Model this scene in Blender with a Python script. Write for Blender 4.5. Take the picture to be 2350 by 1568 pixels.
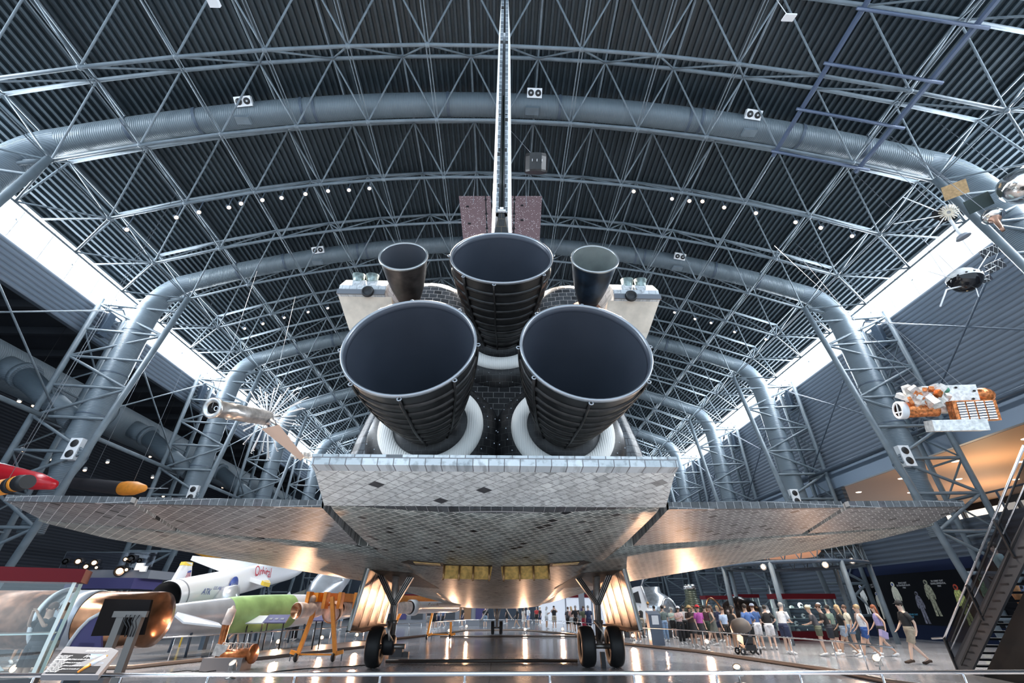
import bpy, bmesh, math, random
from mathutils import Vector, Matrix, Euler
for o in list(bpy.data.objects): bpy.data.objects.remove(o)
SC = bpy.context.scene
COL = SC.collection
rnd = random.Random(7)
R = math.radians
PI = math.pi
V = Vector
# ---------------------------------------------------------------- camera
FPX = 1005.0; PITCH = R(31.3); YAW = R(1.59); CAM = V((0.05, 0, 1.65))
cd = bpy.data.cameras.new('camera'); cam = bpy.data.objects.new('camera', cd); COL.objects.link(cam)
cd.sensor_width = 36; cd.lens = FPX/2350*36; cd.clip_start = .05; cd.clip_end = 400
cam.location = CAM; cam.rotation_euler = (PI/2+PITCH, 0, -YAW)
SC.camera = cam
CR = Euler((PI/2+PITCH, 0, -YAW)).to_matrix()
def W(u, v, Y=None, X=None, Z=None):
    """real position seen at a photo pixel, given one true coordinate"""
    d = CR @ V((u-1175, -(v-784), -FPX))
    if Y is not None: t = (Y-CAM.y)/d.y
    elif X is not None: t = (X-CAM.x)/d.x
    else: t = (Z-CAM.z)/d.z
    return CAM + d*t
# ---------------------------------------------------------------- world, exposure
SC.view_settings.view_transform = 'Standard'; SC.view_settings.look = 'None'
SC.view_settings.exposure = 0.0; SC.view_settings.gamma = 1; SC.view_settings.use_curve_mapping = False
wd = bpy.data.worlds.new('sky'); SC.world = wd; wd.use_nodes = True
wb = wd.node_tree.nodes['Background']; wb.inputs[0].default_value = (.66, .83, 1, 1); wb.inputs[1].default_value = 1.9
def roofspot(loc, aim, power): spot('roof_spot_beam', loc, aim, power, (1, .88, .76), 50)
def area(name, loc, aim, size, power, col, shape='RECTANGLE', sy=None, spread=None):
    l = bpy.data.lights.new(name, 'AREA'); l.energy = power; l.color = col; l.shape = shape; l.size = size
    if sy: l.size_y = sy
    if spread: l.spread = spread
    o = bpy.data.objects.new(name, l); COL.objects.link(o); o.location = loc
    o.rotation_euler = (V(aim)-V(loc)).to_track_quat('-Z', 'Y').to_euler(); return o
def spot(name, loc, aim, power, col, angle=110, blend=.8, size=.12):
    l = bpy.data.lights.new(name, 'SPOT'); l.energy = power; l.color = col; l.spot_size = R(angle); l.spot_blend = blend
    l.shadow_soft_size = size
    o = bpy.data.objects.new(name, l); COL.objects.link(o); o.location = loc
    o.rotation_euler = (V(aim)-V(loc)).to_track_quat('-Z', 'Y').to_euler(); return o
# daylight entering through the two clerestory strips
for sx in (-1, 1):
    area('clerestory_daylight', (sx*25.6, 36, 19.3), (0, 36, 16.5), 84, 23000, (.84, .92, 1), sy=1.7)
# beams of the spotlight rows on the roof trusses
for l_, a_ in (((-9, 17, 22), (-9, 12, 0)), ((-5, 17, 22.4), (-1, 8, 0)), ((6, 17, 22.4), (4, 9, 0)), ((10, 17, 22), (12, 17, 0)), ((14, 17, 21), (17, 22, 0)), ((-13, 17, 21), (-12, 22, 0)), ((8, 28, 22), (14, 30, 0)), ((-2, 17, 22.4), (0, 3.5, 0)), ((-8, 17, 22.2), (-6, 5, 0)), ((8.5, 17, 22.2), (7, 5, 0))):
    roofspot(l_, a_, 34000 if a_[1] < 10 else 13000)
# ---------------------------------------------------------------- materials
MC = {}
def nodes(m):
    m.use_nodes = True; nt = m.node_tree; return nt, nt.nodes, nt.links, nt.nodes['Principled BSDF']
def M(name, col, rough=.5, metal=0, emit=0, var=0, scale=6, bump=0, spec=.5, ecol=None):
    if name in MC: return MC[name]
    m = bpy.data.materials.new(name); MC[name] = m
    nt, N, L, b = nodes(m)
    c = tuple(col)+(1,)
    b.inputs['Base Color'].default_value = c; b.inputs['Roughness'].default_value = rough
    b.inputs['Metallic'].default_value = metal; b.inputs['Specular IOR Level'].default_value = spec
    if emit:
        b.inputs['Emission Color'].default_value = tuple(ecol or col)+(1,); b.inputs['Emission Strength'].default_value = emit
    if var or bump:
        tc = N.new('ShaderNodeTexCoord'); n = N.new('ShaderNodeTexNoise'); n.inputs['Scale'].default_value = scale; n.inputs['Detail'].default_value = 5
        L.new(tc.outputs['Object'], n.inputs['Vector'])
        if var:
            mx = N.new('ShaderNodeMix'); mx.data_type = 'RGBA'
            mx.inputs[6].default_value = tuple(max(0, x*(1-var)) for x in col)+(1,); mx.inputs[7].default_value = tuple(min(1, x*(1+var)) for x in col)+(1,)
            rr = N.new('ShaderNodeValToRGB'); rr.color_ramp.elements[0].position = .36; rr.color_ramp.elements[1].position = .64
            L.new(n.outputs[0], rr.inputs[0]); L.new(rr.outputs[0], mx.inputs[0]); L.new(mx.outputs[2], b.inputs['Base Color'])
        if bump:
            bp = N.new('ShaderNodeBump'); bp.inputs['Strength'].default_value = bump; bp.inputs['Distance'].default_value = .02
            L.new(n.outputs[0], bp.inputs['Height']); L.new(bp.outputs[0], b.inputs['Normal'])
    return m
def MT(name, c1, c2, mortar, size=.15, rot=45, msize=.012, dark=.06, rough=.6, dcol=(.02, .02, .022), stain=.5, axes='xy', stretch=1, warm=None):
    """heat-tile skin: square tiles with gap lines, odd dark replacement tiles and soot streaks"""
    if name in MC: return MC[name]
    m = bpy.data.materials.new(name); MC[name] = m
    nt, N, L, b = nodes(m); b.inputs['Roughness'].default_value = rough
    b.inputs['Specular IOR Level'].default_value = .35
    tc = N.new('ShaderNodeTexCoord'); sp = N.new('ShaderNodeSeparateXYZ'); cb = N.new('ShaderNodeCombineXYZ')
    L.new(tc.outputs['Object'], sp.inputs[0])
    L.new(sp.outputs['xyz'.index(axes[0])], cb.inputs[0]); L.new(sp.outputs['xyz'.index(axes[1])], cb.inputs[1])
    mp = N.new('ShaderNodeMapping'); mp.inputs['Rotation'].default_value = (0, 0, R(rot)); L.new(cb.outputs[0], mp.inputs[0])
    def brick(a, c, mo, ms):
        t = N.new('ShaderNodeTexBrick'); t.inputs['Scale'].default_value = 1; t.inputs['Brick Width'].default_value = size*stretch; t.inputs['Row Height'].default_value = size
        t.inputs['Mortar Size'].default_value = ms; t.inputs['Mortar Smooth'].default_value = .1; t.offset = .5; t.inputs['Bias'].default_value = 0
        t.inputs['Color1'].default_value = a; t.inputs['Color2'].default_value = c; t.inputs['Mortar'].default_value = mo
        L.new(mp.outputs[0], t.inputs['Vector']); return t
    t1 = brick((0, 0, 0, 1), (1, 1, 1, 1), (.5, .5, .5, 1), 0)
    t2 = brick((1, 1, 1, 1), (1, 1, 1, 1), (0, 0, 0, 1), msize)
    rp = N.new('ShaderNodeValToRGB'); e = rp.color_ramp; e.elements[0].position = 0; e.elements[0].color = tuple(c1)+(1,)
    e.elements[1].position = 1-dark; e.elements[1].color = tuple(c2)+(1,)
    x = e.elements.new(min(.999, 1-dark+.01)); x.color = tuple(dcol)+(1,)
    L.new(t1.outputs[0], rp.inputs[0])
    n = N.new('ShaderNodeTexNoise'); n.inputs['Scale'].default_value = .9; n.inputs['Detail'].default_value = 8; n.inputs['Roughness'].default_value = .7
    mp2 = N.new('ShaderNodeMapping'); mp2.inputs['Scale'].default_value = (1.6, .55, 1); L.new(cb.outputs[0], mp2.inputs[0]); L.new(mp2.outputs[0], n.inputs[0])
    r2 = N.new('ShaderNodeValToRGB'); r2.color_ramp.elements[0].position = .35; r2.color_ramp.elements[1].position = .68
    r2.color_ramp.elements[0].color = (1-stain,)*3+(1,); L.new(n.outputs[0], r2.inputs[0])
    n3 = N.new('ShaderNodeTexNoise'); n3.inputs['Scale'].default_value = 9; n3.inputs['Detail'].default_value = 4; L.new(cb.outputs[0], n3.inputs[0])
    r3 = N.new('ShaderNodeValToRGB'); r3.color_ramp.elements[0].position = .35; r3.color_ramp.elements[1].position = .5; r3.color_ramp.elements[0].color = (.62, .62, .62, 1); L.new(n3.outputs[0], r3.inputs[0])
    mu = N.new('ShaderNodeMix'); mu.data_type = 'RGBA'; mu.blend_type = 'MULTIPLY'; mu.inputs[0].default_value = 1
    L.new(rp.outputs[0], mu.inputs[6]); L.new(r2.outputs[0], mu.inputs[7])
    mu2 = N.new('ShaderNodeMix'); mu2.data_type = 'RGBA'; mu2.blend_type = 'MULTIPLY'; mu2.inputs[0].default_value = 1
    L.new(mu.outputs[2], mu2.inputs[6]); L.new(r3.outputs[0], mu2.inputs[7])
    mx = N.new('ShaderNodeMix'); mx.data_type = 'RGBA'; mx.inputs[6].default_value = tuple(mortar)+(1,)
    L.new(t2.outputs[0], mx.inputs[0]); L.new(mu2.outputs[2], mx.inputs[7]); 
    L.new(mx.outputs[2], b.inputs['Base Color'])
    bp = N.new('ShaderNodeBump'); bp.inputs['Strength'].default_value = .5; bp.inputs['Distance'].default_value = .01
    L.new(t2.outputs[0], bp.inputs['Height']); L.new(bp.outputs[0], b.inputs['Normal'])
    return m
def MS(name, col, pitch, axis, rough=.45, metal=0, depth=.03, dark=.55, var=.1, kind='sine', spec=.5):
    """ribbed / corrugated sheet: bump and slightly darker grooves along one object axis"""
    if name in MC: return MC[name]
    m = bpy.data.materials.new(name); MC[name] = m
    nt, N, L, b = nodes(m); b.inputs['Roughness'].default_value = rough; b.inputs['Metallic'].default_value = metal
    b.inputs['Specular IOR Level'].default_value = spec
    tc = N.new('ShaderNodeTexCoord'); w = N.new('ShaderNodeTexWave'); w.bands_direction = axis.upper(); w.wave_profile = 'SIN'
    w.inputs['Scale'].default_value = 2*PI/20/pitch; w.inputs['Distortion'].default_value = 0
    L.new(tc.outputs['Object'], w.inputs[0])
    n = N.new('ShaderNodeTexNoise'); n.inputs['Scale'].default_value = .7; n.inputs['Detail'].default_value = 4; L.new(tc.outputs['Object'], n.inputs[0])
    r = N.new('ShaderNodeValToRGB'); r.color_ramp.elements[0].position = .0; r.color_ramp.elements[1].position = .35
    r.color_ramp.elements[0].color = tuple(x*dark for x in col)+(1,); r.color_ramp.elements[1].color = tuple(col)+(1,); L.new(w.outputs[1], r.inputs[0])
    mu = N.new('ShaderNodeMix'); mu.data_type = 'RGBA'; mu.blend_type = 'MULTIPLY'; mu.inputs[0].default_value = var
    L.new(r.outputs[0], mu.inputs[6]); L.new(n.outputs[0], mu.inputs[7]); L.new(mu.outputs[2], b.inputs['Base Color'])
    bp = N.new('ShaderNodeBump'); bp.inputs['Strength'].default_value = 1; bp.inputs['Distance'].default_value = depth
    L.new(w.outputs[1], bp.inputs['Height']); L.new(bp.outputs[0], b.inputs['Normal'])
    return m
def glass(name='display_glass', tint=(.965, 1, .985), rough=.02, alpha=.06):
    if name in MC: return MC[name]
    m = bpy.data.materials.new(name); MC[name] = m; nt, N, L, b = nodes(m)
    tr = N.new('ShaderNodeBsdfTransparent'); tr.inputs[0].default_value = tint+(1,)
    gl = N.new('ShaderNodeBsdfGlossy'); gl.inputs['Roughness'].default_value = rough
    mx = N.new('ShaderNodeMixShader'); mx.inputs[0].default_value = alpha
    L.new(tr.outputs[0], mx.inputs[1]); L.new(gl.outputs[0], mx.inputs[2]); L.new(mx.outputs[0], N['Material Output'].inputs[0])
    return m
# ---------------------------------------------------------------- mesh helpers
ORG = {}
def tag(o, label=None, cat=None, group=None, kind=None):
    if label: o['label'] = label
    if cat: o['category'] = cat
    if group: o['group'] = group
    if kind: o['kind'] = kind
    return o
def empty(name, loc, label, cat, group=None):
    o = bpy.data.objects.new(name, None); COL.objects.link(o); o.location = loc; o.empty_display_size = .2
    ORG[o.name] = V(loc); return tag(o, label, cat, group)
class MB:
    def __init__(s): s.v = []; s.f = []; s.sm = []
    def add(s, vs, fs, smooth=False):
        n = len(s.v); s.v += [V(v) for v in vs]; s.f += [tuple(i+n for i in f) for f in fs]; s.sm += [smooth]*len(fs); return s
    def box(s, c, size, rot=None):
        c = V(c); hx, hy, hz = [a/2 for a in size]
        vs = [V((x*hx, y*hy, z*hz)) for x in (-1, 1) for y in (-1, 1) for z in (-1, 1)]
        if rot is not None:
            m = rot if isinstance(rot, Matrix) else Euler(rot).to_matrix()
            vs = [m @ v for v in vs]
        return s.add([c+v for v in vs], [(0, 1, 3, 2), (4, 6, 7, 5), (0, 4, 5, 1), (2, 3, 7, 6), (0, 2, 6, 4), (1, 5, 7, 3)])
    def bb(s, a, b): # box by two corners
        a = V(a); b = V(b); return s.box((a+b)/2, [abs(x) for x in (b-a)])
    def tube(s, a, b, r, r2=None, n=8, caps=True):
        return s.path([a, b], [r, r if r2 is None else r2], n, caps)
    def path(s, pts, r, n=8, caps=True, closed=False):
        pts = [V(p) for p in pts]; k = len(pts); rs = r if isinstance(r, (list, tuple)) else [r]*k
        T = []
        for i in range(k):
            a = pts[i-1] if (i > 0 or closed) else pts[i]; b = pts[(i+1) % k] if (i < k-1 or closed) else pts[i]
            t = (b-a); T.append(t.normalized() if t.length > 1e-9 else V((0, 0, 1)))
        u = T[0].orthogonal().normalized(); vs = []
        for i in range(k):
            u = (u - T[i]*u.dot(T[i])); u = u.normalized() if u.length > 1e-6 else T[i].orthogonal().normalized()
            w = T[i].cross(u)
            for j in range(n):
                a = 2*PI*j/n; vs.append(pts[i]+(u*math.cos(a)+w*math.sin(a))*rs[i])
        fs = []
        for i in range(k if closed else k-1):
            for j in range(n):
                i2 = (i+1) % k; fs.append((i*n+j, i*n+(j+1) % n, i2*n+(j+1) % n, i2*n+j))
        s.add(vs, fs, True)
        if caps and not closed:
            s.add([vs[j] for j in range(n)], [tuple(range(n))[::-1]]); s.add([vs[(k-1)*n+j] for j in range(n)], [tuple(range(n))])
        return s
    def lathe(s, prof, o=(0, 0, 0), d=(0, 0, 1), n=32, smooth=True, a0=0, a1=2*PI, up=None):
        o = V(o); d = V(d).normalized(); u = d.orthogonal().normalized() if up is None else (V(up)-d*V(up).dot(d)).normalized(); w = d.cross(u)
        full = abs(a1-a0-2*PI) < 1e-6; m = n if full else n+1; vs = []; fs = []
        for (r, t) in prof:
            for j in range(m):
                a = a0+(a1-a0)*j/n; vs.append(o+d*t+(u*math.cos(a)+w*math.sin(a))*r)
        for i in range(len(prof)-1):
            for j in range(n):
                j2 = (j+1) % m; fs.append((i*m+j, i*m+j2, (i+1)*m+j2, (i+1)*m+j))
        return s.add(vs, fs, smooth)
    def loft(s, rings, closed=True, caps=True, smooth=True):
        n = len(rings[0]); vs = [V(p) for r in rings for p in r]; fs = []
        for i in range(len(rings)-1):
            for j in range(n if closed else n-1):
                j2 = (j+1) % n; fs.append((i*n+j, i*n+j2, (i+1)*n+j2, (i+1)*n+j))
        s.add(vs, fs, smooth)
        if caps: s.add(rings[0], [tuple(range(n))[::-1]]); s.add(rings[-1], [tuple(range(n))])
        return s
    def plate(s, poly, ext):
        n = len(poly); a = [V(p) for p in poly]; b = [p+V(ext) for p in a]
        return s.add(a+b, [tuple(range(n))[::-1], tuple(range(n, 2*n))]+[(i, (i+1) % n, n+(i+1) % n, n+i) for i in range(n)])
    def ball(s, c, r, n=12, m=8, sc=(1, 1, 1), rot=None):
        c = V(c); mt = Euler(rot).to_matrix() if rot else Matrix.Identity(3)
        vs = []; fs = []
        for i in range(m+1):
            t = PI*i/m
            for j in range(n):
                a = 2*PI*j/n; vs.append(c+mt@V((math.sin(t)*math.cos(a)*r*sc[0], math.sin(t)*math.sin(a)*r*sc[1], math.cos(t)*r*sc[2])))
        for i in range(m):
            for j in range(n): fs.append((i*n+j, (i+1)*n+j, (i+1)*n+(j+1) % n, i*n+(j+1) % n))
        return s.add(vs, fs, True)
    def build(s, name, mat, parent=None, origin=None):
        if parent is not None: org = ORG[parent.name]
        elif origin is not None: org = V(origin)
        else:
            xs = [v.x for v in s.v]; ys = [v.y for v in s.v]; zs = [v.z for v in s.v]
            org = V(((min(xs)+max(xs))/2, (min(ys)+max(ys))/2, min(zs)))
        me = bpy.data.meshes.new(name); me.from_pydata([v-org for v in s.v], [], s.f); me.polygons.foreach_set('use_smooth', s.sm)
        bm = bmesh.new(); bm.from_mesh(me); bmesh.ops.remove_doubles(bm, verts=bm.verts, dist=1e-5); bmesh.ops.recalc_face_normals(bm, faces=bm.faces); bm.to_mesh(me); bm.free()
        me.materials.append(mat); o = bpy.data.objects.new(name, me); COL.objects.link(o)
        if parent is not None: o.parent = parent; o.location = (0, 0, 0)
        else: o.location = org
        ORG[o.name] = org; return o
KIDS = {}
def copy_tree(o, parent=None, loc=None, rot=None):
    c = o.copy(); COL.objects.link(c)
    if parent is not None: c.parent = parent
    if loc is not None: c.location = loc
    if rot is not None: c.rotation_euler = rot
    ORG[c.name] = V(loc) if loc is not None else ORG.get(o.name, V((0, 0, 0)))
    for ch in [x for x in bpy.data.objects if x.parent == o]: copy_tree(ch, c)
    return c
def text(body, size, loc, rot, mat, parent=None, name='lettering', ext=.002, align='CENTER', shear=0):
    """raised lettering turned into a mesh"""
    c = bpy.data.curves.new(name, 'FONT'); c.body = body; c.size = size; c.extrude = ext; c.align_x = align; c.shear = shear; c.resolution_u = 3
    t = bpy.data.objects.new(name, c); COL.objects.link(t); dg = bpy.context.evaluated_depsgraph_get()
    me = bpy.data.meshes.new_from_object(t.evaluated_get(dg)); bpy.data.objects.remove(t); me.materials.clear(); me.materials.append(mat)
    mt = rot if isinstance(rot, Matrix) else Euler(rot).to_matrix()
    org = ORG[parent.name] if parent is not None else V(loc)
    for v in me.vertices: v.co = mt@v.co+V(loc)-org
    o = bpy.data.objects.new(name, me); COL.objects.link(o)
    if parent is not None: o.parent = parent
    else: o.location = loc
    ORG[o.name] = org; return o
def basis(x, y):
    """rotation matrix whose local X and Y point along x and (nearly) y"""
    x = V(x).normalized(); y = V(y); y = (y-x*y.dot(x)).normalized(); z = x.cross(y)
    return Matrix((x, y, z)).transposed()
steel = M('painted_steel', (.135, .168, .195), .48, .0, var=.12, scale=2)
steel_d = M('dark_painted_steel', (.07, .095, .13), .4, .1, var=.1)
duct_m = MS('spiral_duct_paint', (.135, .172, .20), .085, 'x', .42, .1, .008, .72)
duct_v = MS('spiral_duct_paint_vertical', (.15, .19, .225), .085, 'z', .42, .1, .008, .75)
chrome = M('brushed_chrome', (.75, .75, .77), .22, 1)
black = M('matt_black', (.012, .012, .014), .5)
white = M('satin_white', (.8, .81, .83), .4)
floorglow = M('lit_floor_lamp_lens', (1, .72, .5), .3, emit=4.5, ecol=(1, .6, .34))
lampglow = M('lit_lamp_lens', (1, .72, .5), .3, emit=9, ecol=(1, .6, .34))
darkglow = M('dim_lamp_lens', (1, .9, .8), .3, emit=2.5, ecol=(1, .75, .55))
# ================================================================ HALL SHELL
def structure(o, label=None): o['kind'] = 'structure'; return o
YB, YE = -4.0, 84.0
# polished concrete floor with joints
fm = bpy.data.materials.new('polished_concrete'); nt, N, L, b = nodes(fm)
tc = N.new('ShaderNodeTexCoord'); n1 = N.new('ShaderNodeTexNoise'); n1.inputs['Scale'].default_value = .35; n1.inputs['Detail'].default_value = 6
n2 = N.new('ShaderNodeTexNoise'); n2.inputs['Scale'].default_value = 14; n2.inputs['Detail'].default_value = 4
L.new(tc.outputs['Object'], n1.inputs[0]); L.new(tc.outputs['Object'], n2.inputs[0])
rr = N.new('ShaderNodeValToRGB'); rr.color_ramp.elements[0].color = (.30, .30, .32, 1); rr.color_ramp.elements[1].color = (.48, .48, .50, 1)
rr.color_ramp.elements[0].position = .3; rr.color_ramp.elements[1].position = .7; L.new(n1.outputs[0], rr.inputs[0])
bk = N.new('ShaderNodeTexBrick'); bk.offset = 0; bk.inputs['Brick Width'].default_value = 6.1; bk.inputs['Row Height'].default_value = 6.1; bk.inputs['Scale'].default_value = 1
bk.inputs['Mortar Size'].default_value = .012; bk.inputs['Color1'].default_value = (1, 1, 1, 1); bk.inputs['Color2'].default_value = (.86, .86, .86, 1); bk.inputs['Mortar'].default_value = (.3, .3, .3, 1)
mpf = N.new('ShaderNodeMapping'); mpf.inputs['Location'].default_value = (.15, 2, 0); L.new(tc.outputs['Object'], mpf.inputs[0]); L.new(mpf.outputs[0], bk.inputs['Vector'])
mu = N.new('ShaderNodeMix'); mu.data_type = 'RGBA'; mu.blend_type = 'MULTIPLY'; mu.inputs[0].default_value = 1; L.new(rr.outputs[0], mu.inputs[6]); L.new(bk.outputs[0], mu.inputs[7]); L.new(mu.outputs[2], b.inputs['Base Color'])
r4 = N.new('ShaderNodeMapRange'); r4.inputs['To Min'].default_value = .10; r4.inputs['To Max'].default_value = .24; L.new(n2.outputs[0], r4.inputs[0]); L.new(r4.outputs[0], b.inputs['Roughness'])
b.inputs['Specular IOR Level'].default_value = .8
structure(MB().bb((-52, YB, -.2), (44, YE, 0)).build('floor', fm, origin=(0, 0, 0)))
# roof arcs
RB, RT = 56.0, 58.9; ZBC, ZTC = 23.5, 26.2
def zb(x): return ZBC-RB+math.sqrt(RB*RB-x*x)
def zt(x): return ZTC-RT+math.sqrt(RT*RT-x*x)
deck = M('roof_deck_paint', (.042, .058, .07), .33, .35, var=.12, scale=.5)
mb = MB(); arc = []
n = 0; a_max = math.asin(26.4/RT); pitch = .315
na = int(2*a_max*RT/pitch); R0 = RT+.12
for i in range(na+1):
    for (fr, dr) in ((0, 0), (.36, 0), (.46, .17), (.9, .17)):
        a = -a_max+(i+fr)*pitch/RT
        if a > a_max: continue
        r = R0+dr; arc.append((r*math.sin(a), ZTC-RT+r*math.cos(a)))
mb.loft([[(x, YB, z) for x, z in arc], [(x, YE, z) for x, z in arc]], closed=False, caps=False, smooth=False)
topc = [(x, z+.5) for x, z in arc[::6]]
mb.loft([[(x, YB, z) for x, z in topc], [(x, YE, z) for x, z in topc]], closed=False, caps=False, smooth=False)
structure(mb.build('ceiling', deck, origin=(0, 0, 20)))
# space-frame roof: one truss arch per bottom chord
YBAY = 3.56; Y0 = 13.6
def bn(i, k): x = 3.5*i; return V((x, Y0+YBAY*k, zb(x)))
def tn(i, k): x = 3.5*(i+.5); return V((x, Y0+YBAY*(k+.5), zt(x)))
words = {-3: 'nearest to the camera', -2: 'second from the camera', -1: 'third from the camera', 0: 'just below the first big duct', 1: 'behind the first big duct, carrying the near spotlight row',
         2: 'second behind the first big duct', 3: 'just below the second big duct', 4: 'behind the second big duct, carrying the second spotlight row', 5: 'second behind the second big duct',
         6: 'just below the third big duct', 7: 'first behind the third big duct', 8: 'second behind the third big duct', 9: 'just below the fourth big duct'}
for k in range(-3, 19):
    lab = 'tubular steel roof truss arch '+words.get(k, 'deep in the hall, number %s from the camera' % {10: 'fourteen', 11: 'fifteen', 12: 'sixteen', 13: 'seventeen', 14: 'eighteen', 15: 'nineteen', 16: 'twenty', 17: 'twenty-one', 18: 'twenty-two'}.get(k, ''))
    sd = 8 if k < 3 else 6
    c = MB(); c.path([bn(i, k) for i in range(-6, 7)], .085, sd); c.path([tn(i, k) for i in range(-7, 7)], .10, sd)
    for i in range(-6, 7):
        for (di, dk) in ((-1, -1), (0, -1), (-1, 0), (0, 0)):
            if k+dk < -4: continue
            c.tube(bn(i, k), tn(i+di, k+dk), .047, n=6, caps=False)
        if k < 6: c.ball(bn(i, k), .13, 8, 6)
        a, b2 = bn(i, k), bn(i, k+1)
        for o in (-.07, .07): c.tube(a+V((o, 0, 0)), b2+V((o, 0, 0)), .026, n=5, caps=False)
    for i in range(-7, 7):
        a, b2 = tn(i, k), tn(i, k+1); c.tube(a+V((0, 0, .05)), b2+V((0, 0, .05)), .055, n=6, caps=False)
    for sx in (-1, 1): # eave struts down to the wall head
        eave = V((sx*25.9, Y0+YBAY*k, 18.3)); c.tube(bn(6*sx, k), eave+V((-sx*.2, 0, .9)), .06, n=6, caps=False)
        tt = tn(6 if sx > 0 else -7, k); q = V((sx*23.8, Y0+YBAY*(k+.5), 18.6)); c.tube(tt, q, .055, n=6, caps=False)
        c.tube(bn(6*sx, k), q, .055, n=6, caps=False)
        q2 = V((sx*23.8, Y0+YBAY*(k-.5), 18.6)); c.tube(bn(6*sx, k), q2, .055, n=6, caps=False); c.tube(q2, q, .055, n=6, caps=False)
    t = c.build('roof_truss', steel); tag(t, lab, 'roof truss', 'roof truss arches')
# clerestory glazing: bright daylight behind it
clm = M('clerestory_daylit_glass', (1, 1, 1), .3, emit=3.2, ecol=(.86, .94, 1))
for j, sx in enumerate((-1, 1)):
    o = MB().bb((sx*25.95, YB, 18.25), (sx*26.0, YE, 20.5)).build('window_%d' % (j+1), clm); structure(o)
    f = MB(); y = YB
    while y < YE: f.bb((sx*25.85, y-.02, 18.25), (sx*25.94, y+.02, 20.3)); y += YBAY/2
    structure(f.build('window_frame', white, o))
# side walls
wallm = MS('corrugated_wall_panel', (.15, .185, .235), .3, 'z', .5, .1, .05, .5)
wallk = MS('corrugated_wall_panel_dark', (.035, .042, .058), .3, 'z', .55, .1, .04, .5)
smoothw = M('fascia_paint', (.20, .26, .34), .45)
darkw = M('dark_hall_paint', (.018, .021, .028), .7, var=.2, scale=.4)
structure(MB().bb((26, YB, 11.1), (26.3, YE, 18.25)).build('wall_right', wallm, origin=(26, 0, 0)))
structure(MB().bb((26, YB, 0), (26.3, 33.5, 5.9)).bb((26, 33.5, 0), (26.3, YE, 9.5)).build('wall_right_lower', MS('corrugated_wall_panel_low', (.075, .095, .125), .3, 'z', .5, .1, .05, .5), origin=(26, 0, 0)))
structure(MB().bb((25.95, YB, 9.5), (26.25, YE, 10.75)).build('trim_1', smoothw))
structure(MB().bb((25.7, YB, 10.75), (26.3, YE, 11.05)).build('trim_2', steel_d))
structure(MB().bb((-26.3, YB, 16.2), (-26, YE, 18.25)).build('wall_left', wallm, origin=(-26, 0, 0)))
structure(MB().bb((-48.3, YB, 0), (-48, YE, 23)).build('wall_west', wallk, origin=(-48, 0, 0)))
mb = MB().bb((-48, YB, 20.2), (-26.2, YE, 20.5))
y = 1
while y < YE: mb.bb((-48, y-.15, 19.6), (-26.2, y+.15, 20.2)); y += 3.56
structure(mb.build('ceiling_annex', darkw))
structure(MB().bb((-48, YE, 0), (42, YE+.3, 27)).build('wall_back', M('end_wall_paint', (.04, .055, .08), .6, var=.2, scale=.3)))
# mezzanine on the right: warm ceiling, windows, back wall
wood = M('warm_mezzanine_ceiling', (.50, .30, .18), .6)
structure(MB().bb((26.3, YB, 9.5), (42, YE, 9.7)).build('ceiling_mezzanine', wood))
structure(MB().bb((26.3, YB, 5.6), (42, 33.5, 5.8)).build('floor_mezzanine', darkw))
structure(MB().bb((41.8, YB, 5.6), (42, YE, 7.3)).bb((41.8, YB, 9.0), (42, YE, 9.6)).build('wall_mezzanine', darkw))
mg = M('mezzanine_window_glow', (1, .9, .78), .4, emit=1.5, ecol=(1, .86, .7))
structure(MB().bb((41.85, YB, 7.3), (41.95, 60, 9.0)).build('window_3', mg))
f = MB(); y = 2
while y < 60: f.bb((41.6, y-.12, 7.2), (41.84, y+.12, 9.1)); y += 2.4
structure(f.build('window_4', steel_d))
lamps_m = M('recessed_downlight_glow', (1, .9, .75), .3, emit=5, ecol=(1, .85, .65))
for i in range(6):
    for j in range(3):
        o = MB().lathe([(0, 0), (.17, 0), (.2, .03)], (28.6+j*4.2, 18+i*4.3, 9.47), (0, 0, 1), 14).build('recessed_downlight', lamps_m)
        tag(o, 'round recessed downlight in the warm mezzanine ceiling on the right', 'ceiling light', 'mezzanine downlights')
for x in (31, 36):
    for y in (22, 34): area('mezzanine_light', (x, y, 9.4), (x, y, 5), 3, 260, (1, .7, .42))
for x, y in ((30, 16), (30, 26), (36, 20), (36, 32)): area('mezzanine_ceiling_fill', (x, y, 6.2), (x, y, 9.5), 2, 230, (1, .72, .45))  # unseen lamps added below to brighten the mezzanine ceiling
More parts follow.
